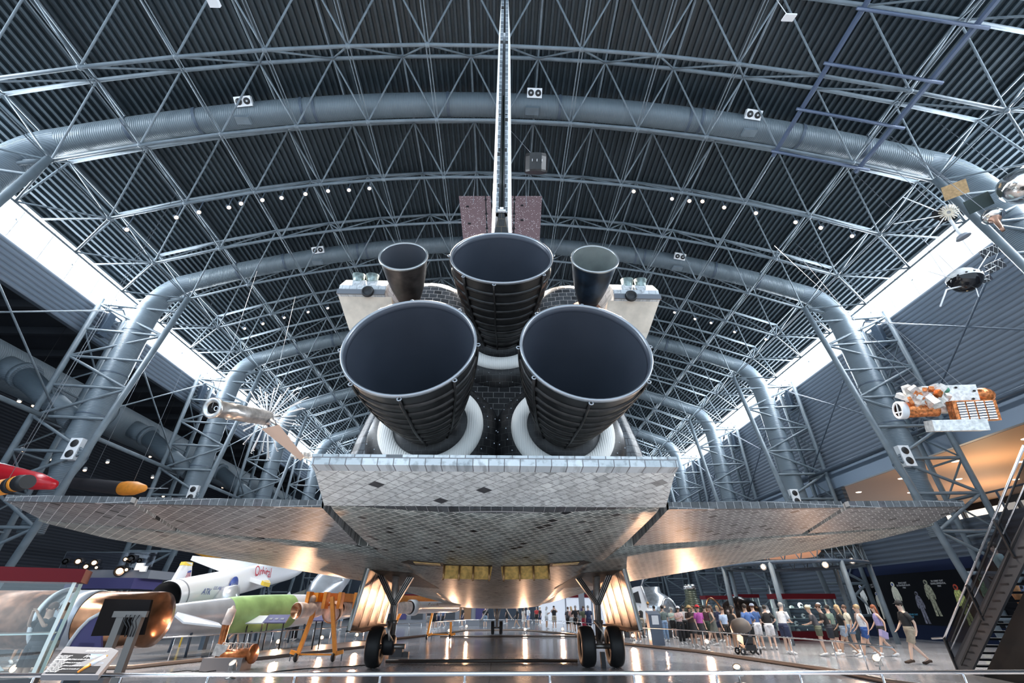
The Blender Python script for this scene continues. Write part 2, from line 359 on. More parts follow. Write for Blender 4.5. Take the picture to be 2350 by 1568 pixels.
# wall panel seams on the right wall and rods
# ================================================================ COLUMNS AND DUCTS
cols = [-2, 0, 1, 2, 3, 4, 5, 6]
bayY = lambda n: 13.6+10.68*n
ordn = {0: 'first', 1: 'second', 2: 'third', 3: 'fourth', 4: 'fifth', 5: 'sixth', 6: 'last'}
lr = {-1: 'left', 1: 'right'}
for n in range(0, 7):
    y = bayY(n)
    for sx in (-1, 1):
        t = empty('truss_column', (sx*25, y, 0), 'lattice steel column, %s along the %s wall from the camera' % (ordn[n], lr[sx]), 'column', 'lattice columns along the %s side' % lr[sx])
        g = MB()
        A = [V((sx*25.6, y+o, 0)) for o in (-.95, 1.1)]; Bb = V((sx*23.0, y-.95, 0)); Bt = V((sx*21, y-.1, zb(21)))
        At = [V((sx*25.6, y+o, 18.6)) for o in (-.95, 1.1)]
        g.tube(Bb, Bt, .17, n=10); 
        for a, b2 in zip(A, At): g.tube(a, b2, .15, n=10)
        g.build('leg', steel, t)
        g = MB(); lv = 9; hs = [1.2+i*(18.2-1.2)/lv for i in range(lv+1)]
        def pb(h): return Bb.lerp(Bt, h/Bt.z)
        for i, h in enumerate(hs):
            for q in (0,):
                a = A[q]+V((0, 0, h)); g.tube(a, pb(h), .085, n=6, caps=False)
                if i < lv:
                    h2 = hs[i+1]
                    if i % 2: g.tube(a, pb(h2), .085, n=6, caps=False)
                    else: g.tube(A[q]+V((0, 0, h2)), pb(h), .085, n=6, caps=False)
            g.tube(A[0]+V((0, 0, h)), A[1]+V((0, 0, h)), .06, n=6, caps=False)
            if i < lv: g.tube(A[i % 2]+V((0, 0, h)), A[1-i % 2]+V((0, 0, hs[i+1])), .05, n=6, caps=False)
        g.tube(V((sx*25.8, y, 18.5)), bn(6*sx, 3*n), .1, n=8)
        g.build('brace', steel, t)
        MB().box((sx*25.5, y, 17.2), (.35, .5, 1.6)).box((sx*25.6, y, 18.6), (.9, .35, .25)).build('head_plate', steel_d, t)
    # duct arch with down-legs
    t = empty('air_duct', (0, y, 4.8), 'big spiral air duct arching over the roof and down both walls, %s from the camera' % ordn[n], 'duct', 'roof air ducts')
    RD = RT-1.25; zd = lambda x: ZTC-1.25-RD+math.sqrt(RD*RD-x*x)
    pts = []
    xs = [-21.3+i*21.3/14 for i in range(0, 29)]
    mid = [V((x, y+.05, zd(x))) for x in xs]
    MB().path(mid, .6, 18, caps=False).build('arch_duct', duct_m, t)
    for sx in (-1, 1):
        e0 = mid[-1] if sx > 0 else mid[0]; top = V((sx*23.35, y+.05, 17.2)); c1 = e0+V((sx*1.5, 0, -.45)); c2 = top+V((0, 0, 1.6))
        P = []
        for i in range(11):
            s = i/10; P.append(e0*(1-s)**3+c1*3*s*(1-s)**2+c2*3*s*s*(1-s)+top*s**3)
        P += [V((sx*23.35, y+.05, z)) for z in (14, 8.6)]
        rr_ = [.6+.12*min(1, i/10) for i in range(12)]+[.72]
        MB().path(P, rr_, 18, caps=False).build('down_duct', duct_v, t)
        MB().path([V((sx*23.35, y+.05, z)) for z in (8.6, 7.7, 4.8)], [.72, .52, .52], 18).build('tapered_duct', duct_v, t)
        for z in (16.6, 13.6, 11, 8.7): MB().path([V((sx*23.35, y+.05, z-.04)), V((sx*23.35, y+.05, z+.04))], .74, 18, caps=False).build('collar', steel_d, t)
        bx = MB(); ds = MB()
        for z in (8.9,):
            cc = V((sx*22.75, y-.6, z)); m3 = basis((math.cos(.5), -sx*math.sin(.5)*0-.25, 0), (0, 0, 1))
            bx.box(cc, (.62, .3, 1.15))
            for dz in (-.28, .28): ds.lathe([(0, .02), (.19, .02), (.21, .0)], cc+V((0, -.16, dz)), (0, -1, 0), 16)
        p = bx.build('diffuser_box', white, t); ds.build('diffuser_vent', black, p)
    for x in (-18.5, -15.5, -10.5, -9.9, -3, 3, 9.9, 10.5, 15.5, 18.5):
        dx = .07; MB().path([V((x-dx, y+.05, zd(x-dx))), V((x+dx, y+.05, zd(x+dx)))], .635, 18, caps=False).build('collar', steel_d, t)
    for x in (-13.1, 1.6, 12.9):
        bx = MB(); ds = MB(); cc = V((x, y-.66, zd(x)-.02)); bx.box(cc, (.78, .3, .46), (R(52), math.atan(x/56), 0)); m_ = Euler((R(52), math.atan(x/56), 0)).to_matrix()
        for dx in (-.19, .19):
            dd = m_@V((dx, -.16, 0)); ds.lathe([(.05, .02), (.15, .02), (.16, 0)], cc+dd, m_@V((0, -1, 0)), 14)
        p = bx.build('diffuser_box', white, t); ds.build('diffuser_vent', black, p)
        bx = MB(); bx.box(V((x-.1, y-.1, zd(x)-.66)), (.7, .4, .16)); bx.build('diffuser_box', steel, t)
# long brace rods between the columns
for sx in (-1, 1):
    for n in range(0, 5):
        y1, y2 = bayY(n), bayY(n+1); x = sx*24.9
        g = MB(); g.tube((x, y1, 18.4), (x, y2, 10.6), .05, n=6); g.tube((x, y2, 18.4), (x, y1, 10.6), .05, n=6)
        g.tube((x, y1, 10.6), (x, y2, 10.6), .13, n=8)
        for (a, b2) in (((x, y1, 18.4), (x, y2, 10.6)), ((x, y2, 18.4), (x, y1, 10.6))):
            for s_ in (.06, .94): p = V(a).lerp(V(b2), s_); q = V(a).lerp(V(b2), s_+.03); g.tube(p, q, .1, n=6)
        tag(g.build('brace_rod', steel_d if sx > 0 else steel), 'crossed steel brace rods with rail between the %s and %s columns of the %s wall' % (ordn[n], ordn[n+1], lr[sx]), 'brace', 'wall brace rods')
# big horizontal duct in the left hall
t = empty('long_duct', (-30.5, 40, 13.0), 'very wide horizontal spiral duct running along the dark left hall', 'duct')
MB().path([V((-30.5, y, 14.3)) for y in range(2, 82, 4)], 1.25, 24).build('duct_body', MS('spiral_duct_paint_long', (.15, .185, .215), .12, 'y', .45, .1, .012, .75), t)
for n in range(0, 6):
    yb_ = bayY(n); c = MB()
    c.path([V((-30.5, yb_-2.6, 14.3)), V((-30.5, yb_-2.2, 14.3))], 1.3, 24, caps=False)
    c.path([V((-29.6, yb_-.3, 14.0)), V((-28.2, yb_-.3, 13.4))], [.68, .68], 20); c.path([V((-28.25, yb_-.3, 13.42)), V((-27.95, yb_-.3, 13.3))], [.8, .8], 20)
    c.path([V((-28.2, yb_-.3, 13.4)), V((-24, yb_, 10.6))], [.62, .55], 16)
    c.build('branch', duct_v, t)

# service frame under the roof, upper right
t = empty('service_frame', (15.8, 9, zb(14)-.3), 'blue-grey ladder-like service frame under the roof at the upper right', 'frame')
bluesteel = M('blue_steel', (.09, .12, .19), .4, .2)
for x in (13.85, 17.7): MB().box((x, 9.3, zb(x)-.28), (.13, 9.2, .16)).build('side_beam', bluesteel, t)
for y in (13.6, 11.4, 9.4, 7.4, 5.6):
    a = V((13.6, y, zb(13.6)-.34)); b2 = V((18.1, y, zb(18.1)-.34)); MB().tube(a, b2, .075, n=4).build('cross_bar', bluesteel, t)
# ================================================================ SPACE SHUTTLE
def lerpt(tab, x):
    if x <= tab[0][0]: return tab[0][1]
    for (a, b), (c, d) in zip(tab, tab[1:]):
        if x <= c: return b+(d-b)*(x-a)/(c-a)
    return tab[-1][1]
ZC = [(8.6, 3.23), (9.3, 3.15), (14.07, 2.66), (17.5, 2.42), (21, 2.2), (24.6, 1.98), (28.8, 1.77), (33, 1.62), (37, 1.58), (39.5, 1.75), (41, 2.1), (41.6, 2.6)]
def lat(x): x = abs(x); return .0165*x*x if x < 2 else .066+.066*(x-2)
def zl(x, y): return lerpt(ZC, y)+lat(x)
HW = [(8.6, 3.17), (9.4, 3.25), (12.6, 3.2), (16, 2.8), (33, 2.7), (35, 2.55), (37, 2.25), (39.5, 1.55), (41, .85), (41.6, .25)]
hw = lambda y: lerpt(HW, y)
belly_m = MT('belly_heat_tiles', (.24, .255, .235), (.43, .45, .415), (.78, .77, .70), .2, 45, .007, .04, .42, stain=.68)
elev_m = MT('elevon_tiles_shaded', (.17, .17, .175), (.31, .31, .31), (.62, .62, .62), .2, 45, .007, .05, .45, stain=.45)  # same tiles darkened in colour, as less light reaches the elevons
flap_m = MT('flap_heat_tiles', (.68, .70, .69), (.84, .86, .84), (.17, .17, .18), .2, 45, .006, .018, .5, stain=.3, dcol=(.06, .06, .065))
edge_m = MT('edge_heat_tiles', (.05, .056, .062), (.11, .12, .13), (.42, .42, .42), .2, 0, .004, .1, .5, stain=.2, axes='xz', dcol=(.08, .08, .09))
edgef_m = MT('flap_edge_tiles', (.42, .47, .50), (.62, .67, .70), (.15, .15, .16), .24, 0, .008, .06, .5, stain=.15, axes='xz', dcol=(.12, .13, .14))
base_m = MT('base_heat_tiles', (.012, .013, .015), (.04, .042, .048), (.10, .10, .10), .17, 0, .008, .0, .35, axes='xz', stretch=1.6, stain=.3)
grey_t = MT('grey_aft_tiles', (.08, .088, .10), (.19, .20, .215), (.03, .03, .033), .18, 0, .008, .05, .45, axes='xz', stretch=1.4, stain=.35)
pod_m = MT('pod_black_tiles', (.08, .085, .095), (.24, .25, .26), (.45, .42, .40), .16, 0, .006, .0, .45, axes='xz', stretch=1.4, stain=.4)
white_s = M('white_insulation_blanket', (.66, .66, .65), .7, var=.12, scale=3)
beige = M('beige_insulation', (.62, .54, .45), .7, var=.12, scale=3)
sh = empty('space_shuttle', (0, 17.5, 0), 'space shuttle orbiter seen from behind, standing on its landing gear', 'spacecraft')
# belly skin
def ring_belly(y):
    w = hw(y); pts = []
    n = 16
    for i in range(n+1):
        x = -w+2*w*i/n; pts.append(V((x, y, zl(x, y))))
    top = .35 if y < 40 else .2
    pts += [V((w, y, zl(w, y)+top)), V((-w, y, zl(w, y)+top))]
    return pts
ys = [8.62, 9.3]+[10+i for i in range(30)]+[39.5, 40.3, 41, 41.4, 41.6]
b = MB(); b.loft([ring_belly(y) for y in ys]); b.build('belly', belly_m, sh)
# dark row of edge tiles along the aft end of the belly
MB().loft([[V((x, 8.57, zl(x, 8.6)-.012)), V((x, 8.84, zl(x, 8.84)-.014)), V((x, 8.84, zl(x, 8.84)+.05)), V((x, 8.57, zl(x, 8.6)+.3))] for x in [-3.16+i*6.32/12 for i in range(13)]], smooth=False).build('belly_edge_tile', edge_m, sh)
ZTOP = [(9.3, 8.3), (14, 8.3), (20, 7.9), (33, 7.35), (34.5, 6.9), (36, 5.2), (38, 4.2), (40, 3.4), (41.6, 2.7)]
def ring_fus(y, tilt=0):
    w = hw(y)*(1+.06*max(0, min(1, (12-y)/2)))-.02; z0 = zl(w, y)+.2; z1 = lerpt(ZTOP, y); pts = []; aft = max(0, min(1, (15-y)/4)); pts.append((w, z0))
    hs = (z1-z0)
    prof = [(1, .12), (1-.03*aft, .3), (1-.1*aft, .55), (.97-.12*aft, .72), (.85-.08*aft, .87), (.6-.05*aft, .96), (.25, 1.0)]
    for a, h in prof: pts.append((w*a, z0+hs*h))
    full = pts+[(-x, z) for x, z in pts[::-1]]
    return [V((x, y+tilt*(z-z0), z)) for x, z in full]
fus = [ring_fus(9.62, .25)]+[ring_fus(y) for y in (11, 13, 15, 17, 20, 25, 30, 33, 34, 35, 36, 37, 38, 39, 40, 40.8, 41.4)]
MB().loft(fus).build('fuselage', grey_t, sh)
# flat aft base, two steps of black tiles
r0 = ring_fus(9.62, .25); cz = V((0, 10.1, 5.6))
b = MB(); b.loft([[cz.lerp(p, .99)+V((0, -.02, 0)) for p in r0], [cz.lerp(p, .93)+V((0, -.14, 0)) for p in r0]]); b.build('aft_base', grey_t, sh)
b = MB(); b.loft([[cz.lerp(p, .90)+V((0, -.13, 0)) for p in r0], [cz.lerp(p, .6)+V((0, -.2, 0)) for p in r0]]); b.build('base_heat_shield', base_m, sh)
# cockpit windows far forward
g = MB()
for sx in (-1, 1):
    for a in (.25, 1.0, 1.7): g.box((sx*a, 35.4-.15*a, 6.2), (.6, .05, .6), (R(-40), 0, -sx*R(12*a)))
g.build('cockpit_window', black, sh)
# wings
def YLE(x):
    x = abs(x)
    if x < 4.7: return 21.1+(4.7-x)/.187
    if x < 11.2: return 21.1-(x-4.7)*1.097
    return 21.1-6.5*1.097-(x-11.2)*2.6
def YTE(x): return 9.3+(abs(x)-3.5)*.184
YH = 12.3
def wing_ring(x, sx, y0):
    le = YLE(x); ch = le-y0; th = .95-.62*(x-2.6)/9.3; lo = []; up = []
    N_ = 16
    for i in range(N_+1):
        s = (i/N_)**1.6; y = le-ch*s
        rise = .16*(1-min(1, s/.05))**2
        lo.append(V((sx*x, y, zl(x, y)+rise)))
        t = min(1, s*ch/1.6)**.5*th*(1-.25*s)
        up.append(V((sx*x, y, zl(x, y)+.16+t*.9)))
    return lo+up[::-1]
for sx, nm in ((-1, 'left'), (1, 'right')):
    xs = [2.6, 2.8, 3.1, 3.4, 3.8, 4.2, 4.7, 5.4, 6.2, 7, 8, 9, 10, 11, 11.2, 11.5, 11.75]
    MB().loft([wing_ring(x, sx, YH) for x in xs]).build('wing', belly_m, sh)
    for (xa, xb, ya, yb2) in ((3.5, 8.0, 3.5, 7.72), (8.16, 11.55, 7.9, 11.2)):
        rings = []; er = []
        for s in (0, .25, .5, .75, 1):
            xh = xa+(xb-xa)*s; xt = ya+(yb2-ya)*s; yt = YTE(xt); th = .52-.3*(xh-3.5)/8
            zt_ = zl(xt, yt)+.05
            rings.append([V((sx*xh, YH-.06, zl(xh, YH))), V((sx*xt, yt, zt_)), V((sx*xt, yt, zt_+.12)), V((sx*xh, YH-.06, zl(xh, YH)+th)), V((sx*xh, YH-.02, zl(xh, YH)+th/2))])
            er.append([V((sx*xt, yt-.03, zt_-.01)), V((sx*xt, yt-.03, zt_+.13)), V((sx*xt, yt+.1, zt_+.13)), V((sx*xt, yt+.1, zt_-.012))])
        e = MB().loft(rings, smooth=False).build('elevon', elev_m, sh)
        MB().loft(er, smooth=False).build('trailing_edge_tile', edge_m, e)
# body flap
F = []
for s in (-1, -.5, 0, .5, 1):
    F.append([V((s*3.13, 8.44, 3.235)), V((s*2.78, 6.72, 3.50)), V((s*2.78, 6.72, 3.64)), V((s*3.13, 8.44, 3.66))])
fl = MB().loft(F, smooth=False).build('body_flap', flap_m, sh)
MB().loft([[V((s*2.79, 6.66, 3.49)), V((s*2.79, 6.66, 3.65)), V((s*2.82, 6.9, 3.665)), V((s*2.82, 6.9, 3.46))] for s in (-1, 1)], smooth=False).build('trailing_edge_tile', edgef_m, fl)
# ---- main engines
bell_o = M('engine_bell_black', (.007, .007, .008), .42, .1, var=.5, scale=5, bump=.25)
bell_i = M('engine_bell_liner', (.052, .062, .083), .38, .2, var=.06, scale=1.2)
band_m = M('engine_bell_bands', (.014, .0135, .014), .42, .25, var=.6, scale=7, bump=.3)
rim_m = M('engine_rim_metal', (.33, .35, .38), .35, .8)
shield_m = MT('engine_dome_black', (.014, .014, .016), (.03, .032, .036), (.05, .05, .05), .16, 0, .004, .0, .38, axes='xz')
ringw = MS('quilted_white_blanket', (.86, .85, .82), .05, 'x', .75, 0, .004, .93, .15)
def engine(E, d, lab, seed):
    d = V(d).normalized(); r_ = random.Random(seed); en = None
    P = [(0, 1.2), (.12, 1.195), (.35, 1.165), (.8, 1.085), (1.3, .965), (1.8, .81), (2.3, .62), (2.7, .45), (3.1, .3)]
    rad = lambda s: lerpt(P, s)
    m = MB(); m.lathe([(r, -s) for s, r in P], E, d, 56)
    en = m.build('rocket_engine', bell_o, sh); en['label'] = lab
    MB().lathe([(r-.045, -s) for s, r in P[1:]]+[(.0, -3.1)], E, d, 56).lathe([(1.155, -.12), (1.165, 0), (1.2, 0)], E, d, 56).build('bell_liner', bell_i, en)
    MB().lathe([(1.17, .0), (1.178, .02), (1.2, .03), (1.222, .02), (1.225, -.03), (1.2, -.05)], E, d, 64).build('bell_rim', rim_m, en)
    u = d.orthogonal().normalized(); u = (V((0, 0, 1))-d*d.z).normalized(); w = d.cross(u)
    bands = [.33, .62, .88, 1.14, 1.40, 1.66, 1.92, 2.18, 2.42]
    for s in bands:
        rr_ = rad(s); pp = [(rr_-.01, -s-.05), (rr_+.035, -s-.03), (rr_+.035, -s+.03), (rr_-.01, -s+.05)]
        MB().lathe(pp, E, d, 56).build('stiffening_band', band_m, en)
    c0 = V(E)
    for k in range(8):
        a = k*PI/4+r_.uniform(-.15, .15); pts = []
        for s in [.05, .3, .6, .9, 1.2, 1.5, 1.8, 2.1, 2.4, 2.7]:
            aa = a+.008*math.sin(s*5+k); pts.append(c0-d*s+(u*math.cos(aa)+w*math.sin(aa))*(rad(s)+.035))
        MB().path(pts, [.02+.014*r_.random()]*len(pts), 8).build('drain_line', band_m, en)
        q = c0-d*.02+(u*math.cos(a)+w*math.sin(a))*1.245
        MB().path([q+(u*math.cos(t)+w*math.sin(t))*.035 for t in [i*PI/4 for i in range(8)]], .013, 6, closed=True).build('lug', rim_m, en)
    MB().lathe([(.5, -2.25), (.56, -2.38), (.7, -2.5), (.86, -2.52)], E, d, 48).build('closeout_cone', shield_m, en)
    MB().lathe([(.82, -2.5), (.86, -2.46), (1.0, -2.44), (1.12, -2.49), (1.17, -2.57), (1.16, -2.75), (.82, -2.75)], E, d, 64).build('blanket_ring', ringw, en)
    MB().lathe([(1.14, -2.6), (1.27, -2.64), (1.42, -2.76), (1.54, -3.0), (1.62, -3.5)], E, d, 64).build('dome_heat_shield', shield_m, en)
    bo = MB()
    for q, (rr_, s) in enumerate(((1.28, 2.66), (1.45, 2.82))):
        for k in range(28):
            a = 2*PI*k/28; p = c0-d*s+(u*math.cos(a)+w*math.sin(a))*rr_; bo.tube(p, p+d*.02, .014, n=6)
    bo = bo.build('bolt_ring', rim_m, en); bo['kind'] = 'stuff'
    return en
tE = R(19); tL = R(14)
engine(W(1151, 588, Y=7.86), (0, -math.cos(tE), math.sin(tE)), 'upper main engine bell, inside lit blue-grey', 1)
engine(W(940, 789, Y=6.85), (-.045, -math.cos(tL), math.sin(tL)), 'lower left main engine bell', 2)
engine(W(1345, 799, Y=6.87), (.055, -math.cos(tL), math.sin(tL)), 'lower right main engine bell', 3)
# ---- manoeuvring engine pods
oms_l = M('heat_stained_brown_bell', (.05, .042, .04), .4, .5, var=.5, scale=3)
oms_r = M('heat_blued_bell', (.018, .032, .055), .35, .6, var=.5, scale=3)
oms_rim = M('small_bell_rim', (.42, .44, .45), .35, .8)
oms_il = M('brown_bell_inside', (.09, .10, .12), .45, .3); oms_ir = M('gold_grey_bell_inside', (.30, .33, .32), .4, .5, var=.2, scale=2)
for sx in (-1, 1):
    po = MB(); rings = []
    for y, r in ((9.95, .01), (9.98, .35), (10.1, .75), (10.35, 1.05), (10.8, 1.22), (11.6, 1.3), (13, 1.2), (14.5, .9), (15.8, .45), (16.4, .1)):
        rings.append([V((sx*2.05+math.cos(t)*r*1.12, y, 8.9+math.sin(t)*r)) for t in [i*PI/14 for i in range(28)]])
    po.loft(rings, caps=False); pod = po.build('engine_pod', pod_m, sh)
    # small orbital engine
    E = W(926, 588, Y=7.85) if sx < 0 else W(1365, 594, Y=7.9); d = V((sx*-.03, -math.cos(R(14)), math.sin(R(14)))).normalized()
    P = [(0, .55), (.2, .53), (.5, .485), (.9, .40), (1.2, .31), (1.5, .2), (1.7, .12)]
    e = MB().lathe([(r, -s) for s, r in P], E, d, 40).build('orbital_engine_bell', oms_l if sx < 0 else oms_r, pod)
    e['label'] = 'brown heat-stained small bell' if sx < 0 else 'blued small bell with gold-grey inside'
    MB().lathe([(r-.02, -s) for s, r in P]+[(0, -1.7)], E, d, 40).build('bell_liner', oms_il if sx < 0 else oms_ir, pod)
    MB().lathe([(.53, -.01), (.53, .02), (.575, .02), (.575, -.03), (.545, -.035)], E, d, 40).build('bell_rim', oms_rim, pod)
    MB().lathe([(.14, -1.45), (.3, -1.6), (.5, -1.72), (.62, -2.0)], E, d, 32).build('copper_collar', M('copper_foil', (.42, .2, .11), .4, .7, var=.3, bump=.4), pod)
    # thruster housing box with two small upward nozzles
    x0, x1 = sx*2.9, sx*4.08
    hb = MB()
    def rg(y, zlo, zhi, xa, xb): return [V((xa, y, zlo)), V((xb, y, zlo)), V((xb, y, zhi)), V((xa, y, zhi))]
    hb.loft([rg(8.88, 8.36, 8.66, x0, x1), rg(9.12, 8.34, 9.02, x0, x1-sx*.02), rg(10.6, 8.0, 9.3, x0*.8, x1-sx*.15), rg(13, 8.0, 9.0, x0*.7, x1-sx*.6)], smooth=False)
    h = hb.build('thruster_housing', MT('housing_white_tiles', (.5, .53, .56), (.72, .75, .78), (.25, .26, .28), .14, 0, .006, .02, .5, axes='xz', stretch=1.3, stain=.3), sh)
    MB().bb((x0, 8.84, 8.36), (x1+sx*.02, 8.9, 8.5)).build('edge_panel', M('grey_edge_panel', (.12, .13, .15), .5), h)
    MB().loft([[V((x1, 8.95, 8.36)), V((sx*2.75, 8.95, 8.36)), V((sx*2.6, 12, 8.3)), V((x1-sx*.3, 12, 8.3))], [V((x1-sx*.22, 9.5, 7.75)), V((sx*2.7, 9.5, 7.75)), V((sx*2.6, 12, 7.6)), V((x1-sx*.6, 12, 7.6))], [V((x1-sx*.95, 10, 6.3)), V((sx*2.6, 10, 6.3)), V((sx*2.5, 12, 6.2)), V((x1-sx*1.1, 12, 6.2))]], smooth=False).build('side_panel', beige, h)
    for xq in (3.32, 3.68):
        c = V((sx*(xq+.08), 9.2, 8.98)); dd = V((0, -.25, 1)).normalized()
        MB().lathe([(.1, -.15), (.13, .0), (.17, .24), (.155, .24), (.11, 0), (0, -.02)], c, dd, 22).build('thruster_nozzle', M('thruster_metal', (.22, .27, .26), .4, .6, var=.4, scale=9), h)
    MB().lathe([(.0, .02), (.06, .02), (.11, .0), (.12, .06), (.15, .06), (.15, -.02)], (sx*3.32, 8.84, 8.42), (0, -1, 0), 22).build('thruster_nozzle', black, h)
    tb = MB()
    tb.loft([[V((sx*3.15, 9.15, 9.0)), V((sx*4.0, 9.15, 9.0)), V((sx*4.0, 11, 9.2)), V((sx*3.15, 11, 9.2))], [V((sx*3.25, 9.35, 9.2)), V((sx*3.9, 9.35, 9.2)), V((sx*3.9, 10.6, 9.3)), V((sx*3.25, 10.6, 9.3))]], smooth=False); tb.build('top_fairing', white_s, h)
# ---- vertical tail
TEp = lambda z: V((0, 8.4-(z-10.5)*.352, z))
LEp = lambda z: 17.2-(z-9.2)*1.02
fin_w = M('fin_white_skin', (.83, .85, .87), .5, var=.05)
fin_r = []; 
for z in (8.4, 10.5, 12.5, 15, 17.7):
    te = TEp(z).y+(2.6 if z < 9 else 0); le = LEp(z); ch = le-te; th = (.45-(z-8.4)*.027); hy = te+.42*ch
    fin_r.append([V((0, le, z)), V((th*.7, le-.25*(le-hy), z)), V((th, hy+.4, z)), V((th*.92, hy, z)), V((-th*.92, hy, z)), V((-th, hy+.4, z)), V((-th*.7, le-.25*(le-hy), z))])
fin = MB().loft(fin_r, smooth=False).build('vertical_fin', fin_w, sh)
dark_t = MT('rudder_edge_tiles', (.10, .12, .14), (.26, .29, .32), (.55, .6, .62), .13, 0, .006, .1, .5, axes='xz', stretch=2, stain=.2)
for sx in (-1, 1):
    for (za, zb_) in ((10.75, 13.6), (13.64, 17.6)):
        rg_ = []; ed = []
        for z in (za, zb_):
            te = TEp(z); le = LEp(z); ch = le-te.y; th = (.45-(z-8.4)*.027); hy = te.y+.42*ch; tw = .165-.009*(z-10)
            rg_.append([V((sx*th*.92, hy, z)), V((sx*tw, te.y, z)), V((sx*(tw-.06), te.y, z)), V((sx*(th*.92-.1), hy, z))])
            ed.append([V((sx*(tw+.004), te.y-.03, z)), V((sx*(tw-.075), te.y-.03, z)), V((sx*(tw-.08), te.y+.14, z)), V((sx*(tw-.002), te.y+.1, z))])
        r_ = MB().loft(rg_, smooth=False).build('rudder_panel', fin_w, sh)
        MB().loft(ed, smooth=False).build('rudder_edge', dark_t, r_)
MB().loft([[V((x, TEp(z).y+1.6, z)) for x, z in ((-.02, 10.8), (.02, 10.8))]+[V((x, TEp(z).y+1.6, z)) for x, z in ((.02, 17.5), (-.02, 17.5))], [V((x, TEp(z).y+1.9, z)) for x, z in ((-.02, 10.8), (.02, 10.8))]+[V((x, TEp(z).y+1.9, z)) for x, z in ((.02, 17.5), (-.02, 17.5))]], smooth=False).build('rudder_core', M('green_primer', (.05, .09, .07), .5), fin)
MB().loft([[V((-.36, 9.0, 9.55)), V((.36, 9.0, 9.55)), V((.36, 11, 9.4)), V((-.36, 11, 9.4))], [V((-.2, 8.55, 10.15)), V((.2, 8.55, 10.15)), V((.26, 10, 10.15)), V((-.26, 10, 10.15))], [V((-.07, 8.3, 10.75)), V((.07, 8.3, 10.75)), V((.2, 9.6, 10.75)), V((-.2, 9.6, 10.75))]], smooth=False).build('drag_chute_fairing', MT('fairing_black_tiles', (.012, .012, .013), (.04, .034, .03), (.10, .07, .04), .2, 0, .006, 0, .35, axes='xz', stain=.2), sh)
MB().box((0, 8.25, 10.78), (.22, .06, .05)).box((0, 8.25, 10.84), (.1, .06, .1)).build('fin_bracket', white, sh)
# ---- belly propellant doors
gold = M('gold_foil_lining', (.85, .50, .16), .3, .3, var=.25, scale=9, bump=.3)
wellm = M('shaded_well_structure', (.07, .05, .035), .5, .3, var=.6, scale=6, bump=.5)  # dark mottled colour painting the shade inside the open wells
for sx in (-1, 1):
    xa, xb = sx*.12, sx*1.52; y = 13.95; z0 = zl(.5, y)
    dr = MB().plate([V((xa, y, z0-.02)), V((xb, y+.05, zl(xb, y)-.02)), V((xb*.97, y-.12, z0-.34)), V((xa+sx*.05, y-.12, z0-.36))], (0, .07, .01)).build('umbilical_door', gold, sh)
    ms = MB().path([(xa, y-.02, z0-.0), (xb, y+.03, zl(xb, y)+.0)], .035, 6)
    ms.build('hinge', wellm, dr)
    for s_ in (.06, .38, .66, .97):
        a = V((xa, y-.02, z0-.02)).lerp(V((xb, y+.03, zl(xb, y)-.02)), s_); MB().tube(a+V((0, -.02, 0)), a+V((0, -.16, -.38)), .028, n=6).build('door_rib', M('bronze_frame', (.36, .2, .09), .35, .7), dr)
    # flat dark plate painting the shaded open bay outboard of the door
    P = [(sx*1.5, 13.75), (sx*2.45, 13.7), (sx*2.75, 14.1), (sx*2.4, 14.5), (sx*1.5, 14.3)]
    MB().plate([V((x, yy, zl(x, yy)-.012)) for x, yy in P], (0, 0, .012)).build('umbilical_bay_plate', wellm, sh)
    MB().plate([V((sx*1.6, 13.9, zl(1.6, 13.9)-.02)), V((sx*2.35, 13.88, zl(2.35, 13.9)-.02)), V((sx*2.35, 14.2, zl(2.35, 14.2)-.02)), V((sx*1.6, 14.15, zl(1.6, 14.2)-.02))], (0, 0, .01)).build('bay_lining', gold, sh)
    # aft attach fitting rods
# ---- landing gear
rubber = M('tyre_rubber', (.012, .012, .013), .55); hub_m = M('wheel_metal', (.35, .32, .3), .35, .8)
strut_m = M('gear_painted_metal', (.52, .46, .42), .35, .5, var=.25, scale=5); hose = M('black_hoses', (.03, .028, .03), .4)
door_in = M('gear_door_foil', (.60, .50, .42), .25, .75, var=.3, scale=2.5, bump=.15)
def tyre(c, r, w, par, nm='tyre'):
    c = V(c); h = w/2
    pr = [(r*.52, -h*.75), (r*.7, -h*.98), (r*.86, -h*.98), (r*.95, -h*.82), (r*.985, -h*.55), (r, -h*.25)]; pr += [(a, -b) for a, b in pr[::-1]]
    t = MB().lathe(pr, c, (1, 0, 0), 40).build(nm, rubber, par)
    return t
def wheel_hub(c, r, w, par):
    c = V(c)
    return MB().lathe([(0, -w*.3), (r*.2, -w*.34), (r*.3, -w*.15), (r*.5, -w*.3), (r*.54, -w*.36), (r*.54, w*.36), (r*.5, w*.3), (r*.3, w*.15), (r*.2, w*.34), (0, w*.3)], c, (1, 0, 0), 28).build('wheel_hub', hub_m, par)
